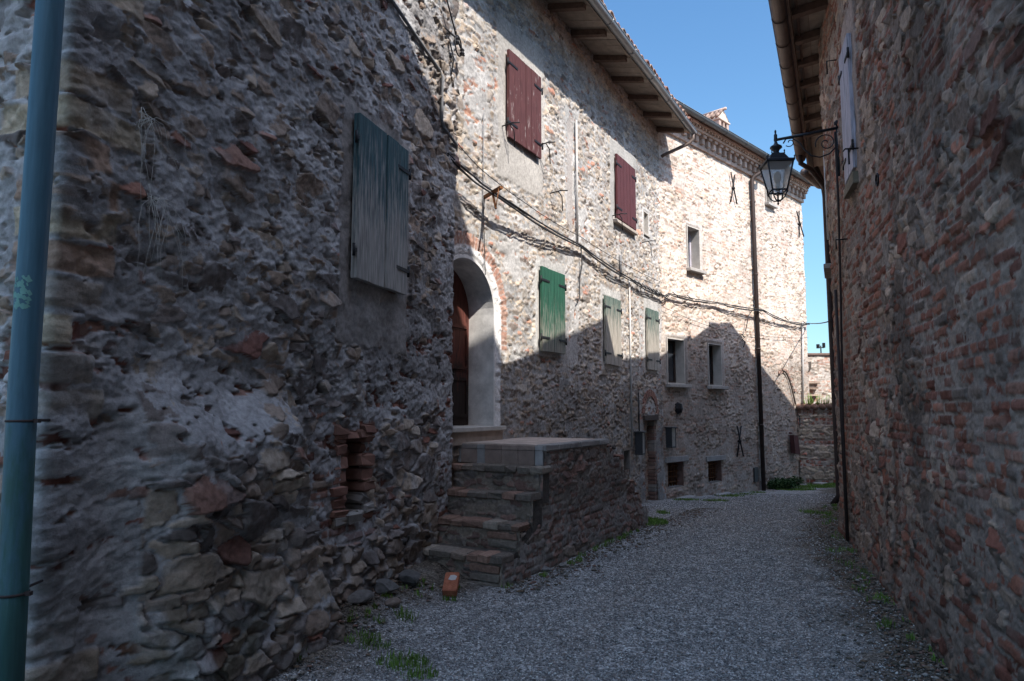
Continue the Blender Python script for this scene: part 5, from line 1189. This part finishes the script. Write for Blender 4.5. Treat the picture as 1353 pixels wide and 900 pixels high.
# leafy bush at the foot of the far house
def bush(cx, cy, rx, ry, rz_, n, label, leaf=.05, seed=2):
    rs = np.random.RandomState(seed); V = []; Fc = []; z0 = gz1(cx, cy)
    blobs = [(rs.uniform(-.7, .7), rs.uniform(-.5, .5), rs.uniform(.25, .7), rs.uniform(.3, .5)) for _ in range(9)]
    for i in range(n):
        b_ = blobs[rs.randint(9)]; d = rs.randn(3); d /= np.linalg.norm(d); r_ = b_[3] * (.55 + .5 * rs.rand())
        p = np.array([cx + (b_[0] + d[0] * r_) * rx, cy + (b_[1] + d[1] * r_) * ry, z0 + max(.02, (b_[2] + d[2] * r_)) * rz_])
        u = rs.randn(3); u /= np.linalg.norm(u); v = np.cross(u, rs.randn(3)); v /= np.linalg.norm(v); l_ = leaf * (.6 + .8 * rs.rand())
        k_ = len(V); V += [tuple(p), tuple(p + u * l_ * .5 + v * l_ * .35), tuple(p + u * l_), tuple(p + u * l_ * .5 - v * l_ * .35)]; Fc.append((k_, k_ + 1, k_ + 2, k_ + 3))
    me = bpy.data.meshes.new('leaves'); me.from_pydata(V, [], Fc); me.update()
    r_ = rootm('leafy_bush', (cx, cy, z0), label, 'bush'); link('leaves', me, M['leaf'], r_)
    m_ = MB()
    for q in range(8): a_ = q * .8; m_.tube([(cx, cy, z0 - .02), (cx + rx * .3 * math.cos(a_), cy + ry * .3 * math.sin(a_), z0 + rz_ * .4), (cx + rx * .7 * math.cos(a_), cy + ry * .7 * math.sin(a_), z0 + rz_ * .6)], .006, n=5, r2=.003)
    m_.build('stem', M['wood'], r_)
x, y = F3s(5.0, .35); bush(x, y, .55, .35, .32, 2600, 'low dark green leafy bush beside the brown downpipe of the pale far house')
x, y = FP.P(.9, .2, 0).x, FP.P(.9, .2, 0).y
mb = MB(); rs = random.Random(8)
for q in range(90):
    bx_, by_ = FG.P(.2 + rs.random() * 1.1, -.05, 0).x, FG.P(.5, -.1, 0).y; h_ = rs.uniform(.08, .34)
    dx, dy = rs.uniform(-.08, .08), rs.uniform(-.05, .05)
    mb.tube([(bx_, by_, 1.70), (bx_ + dx * .4, by_ + dy * .4, 1.7 + h_ * .6), (bx_ + dx, by_ + dy, 1.7 + h_)], .008, n=4, r2=.002)
mb.build('wall_top_plants', M['grass'], None, label='straggly green plants growing on top of the low banded wall', cat='plants', kind='stuff', origin=(x, y, 1.7))
for mesh_ in bpy.data.meshes:
    pass
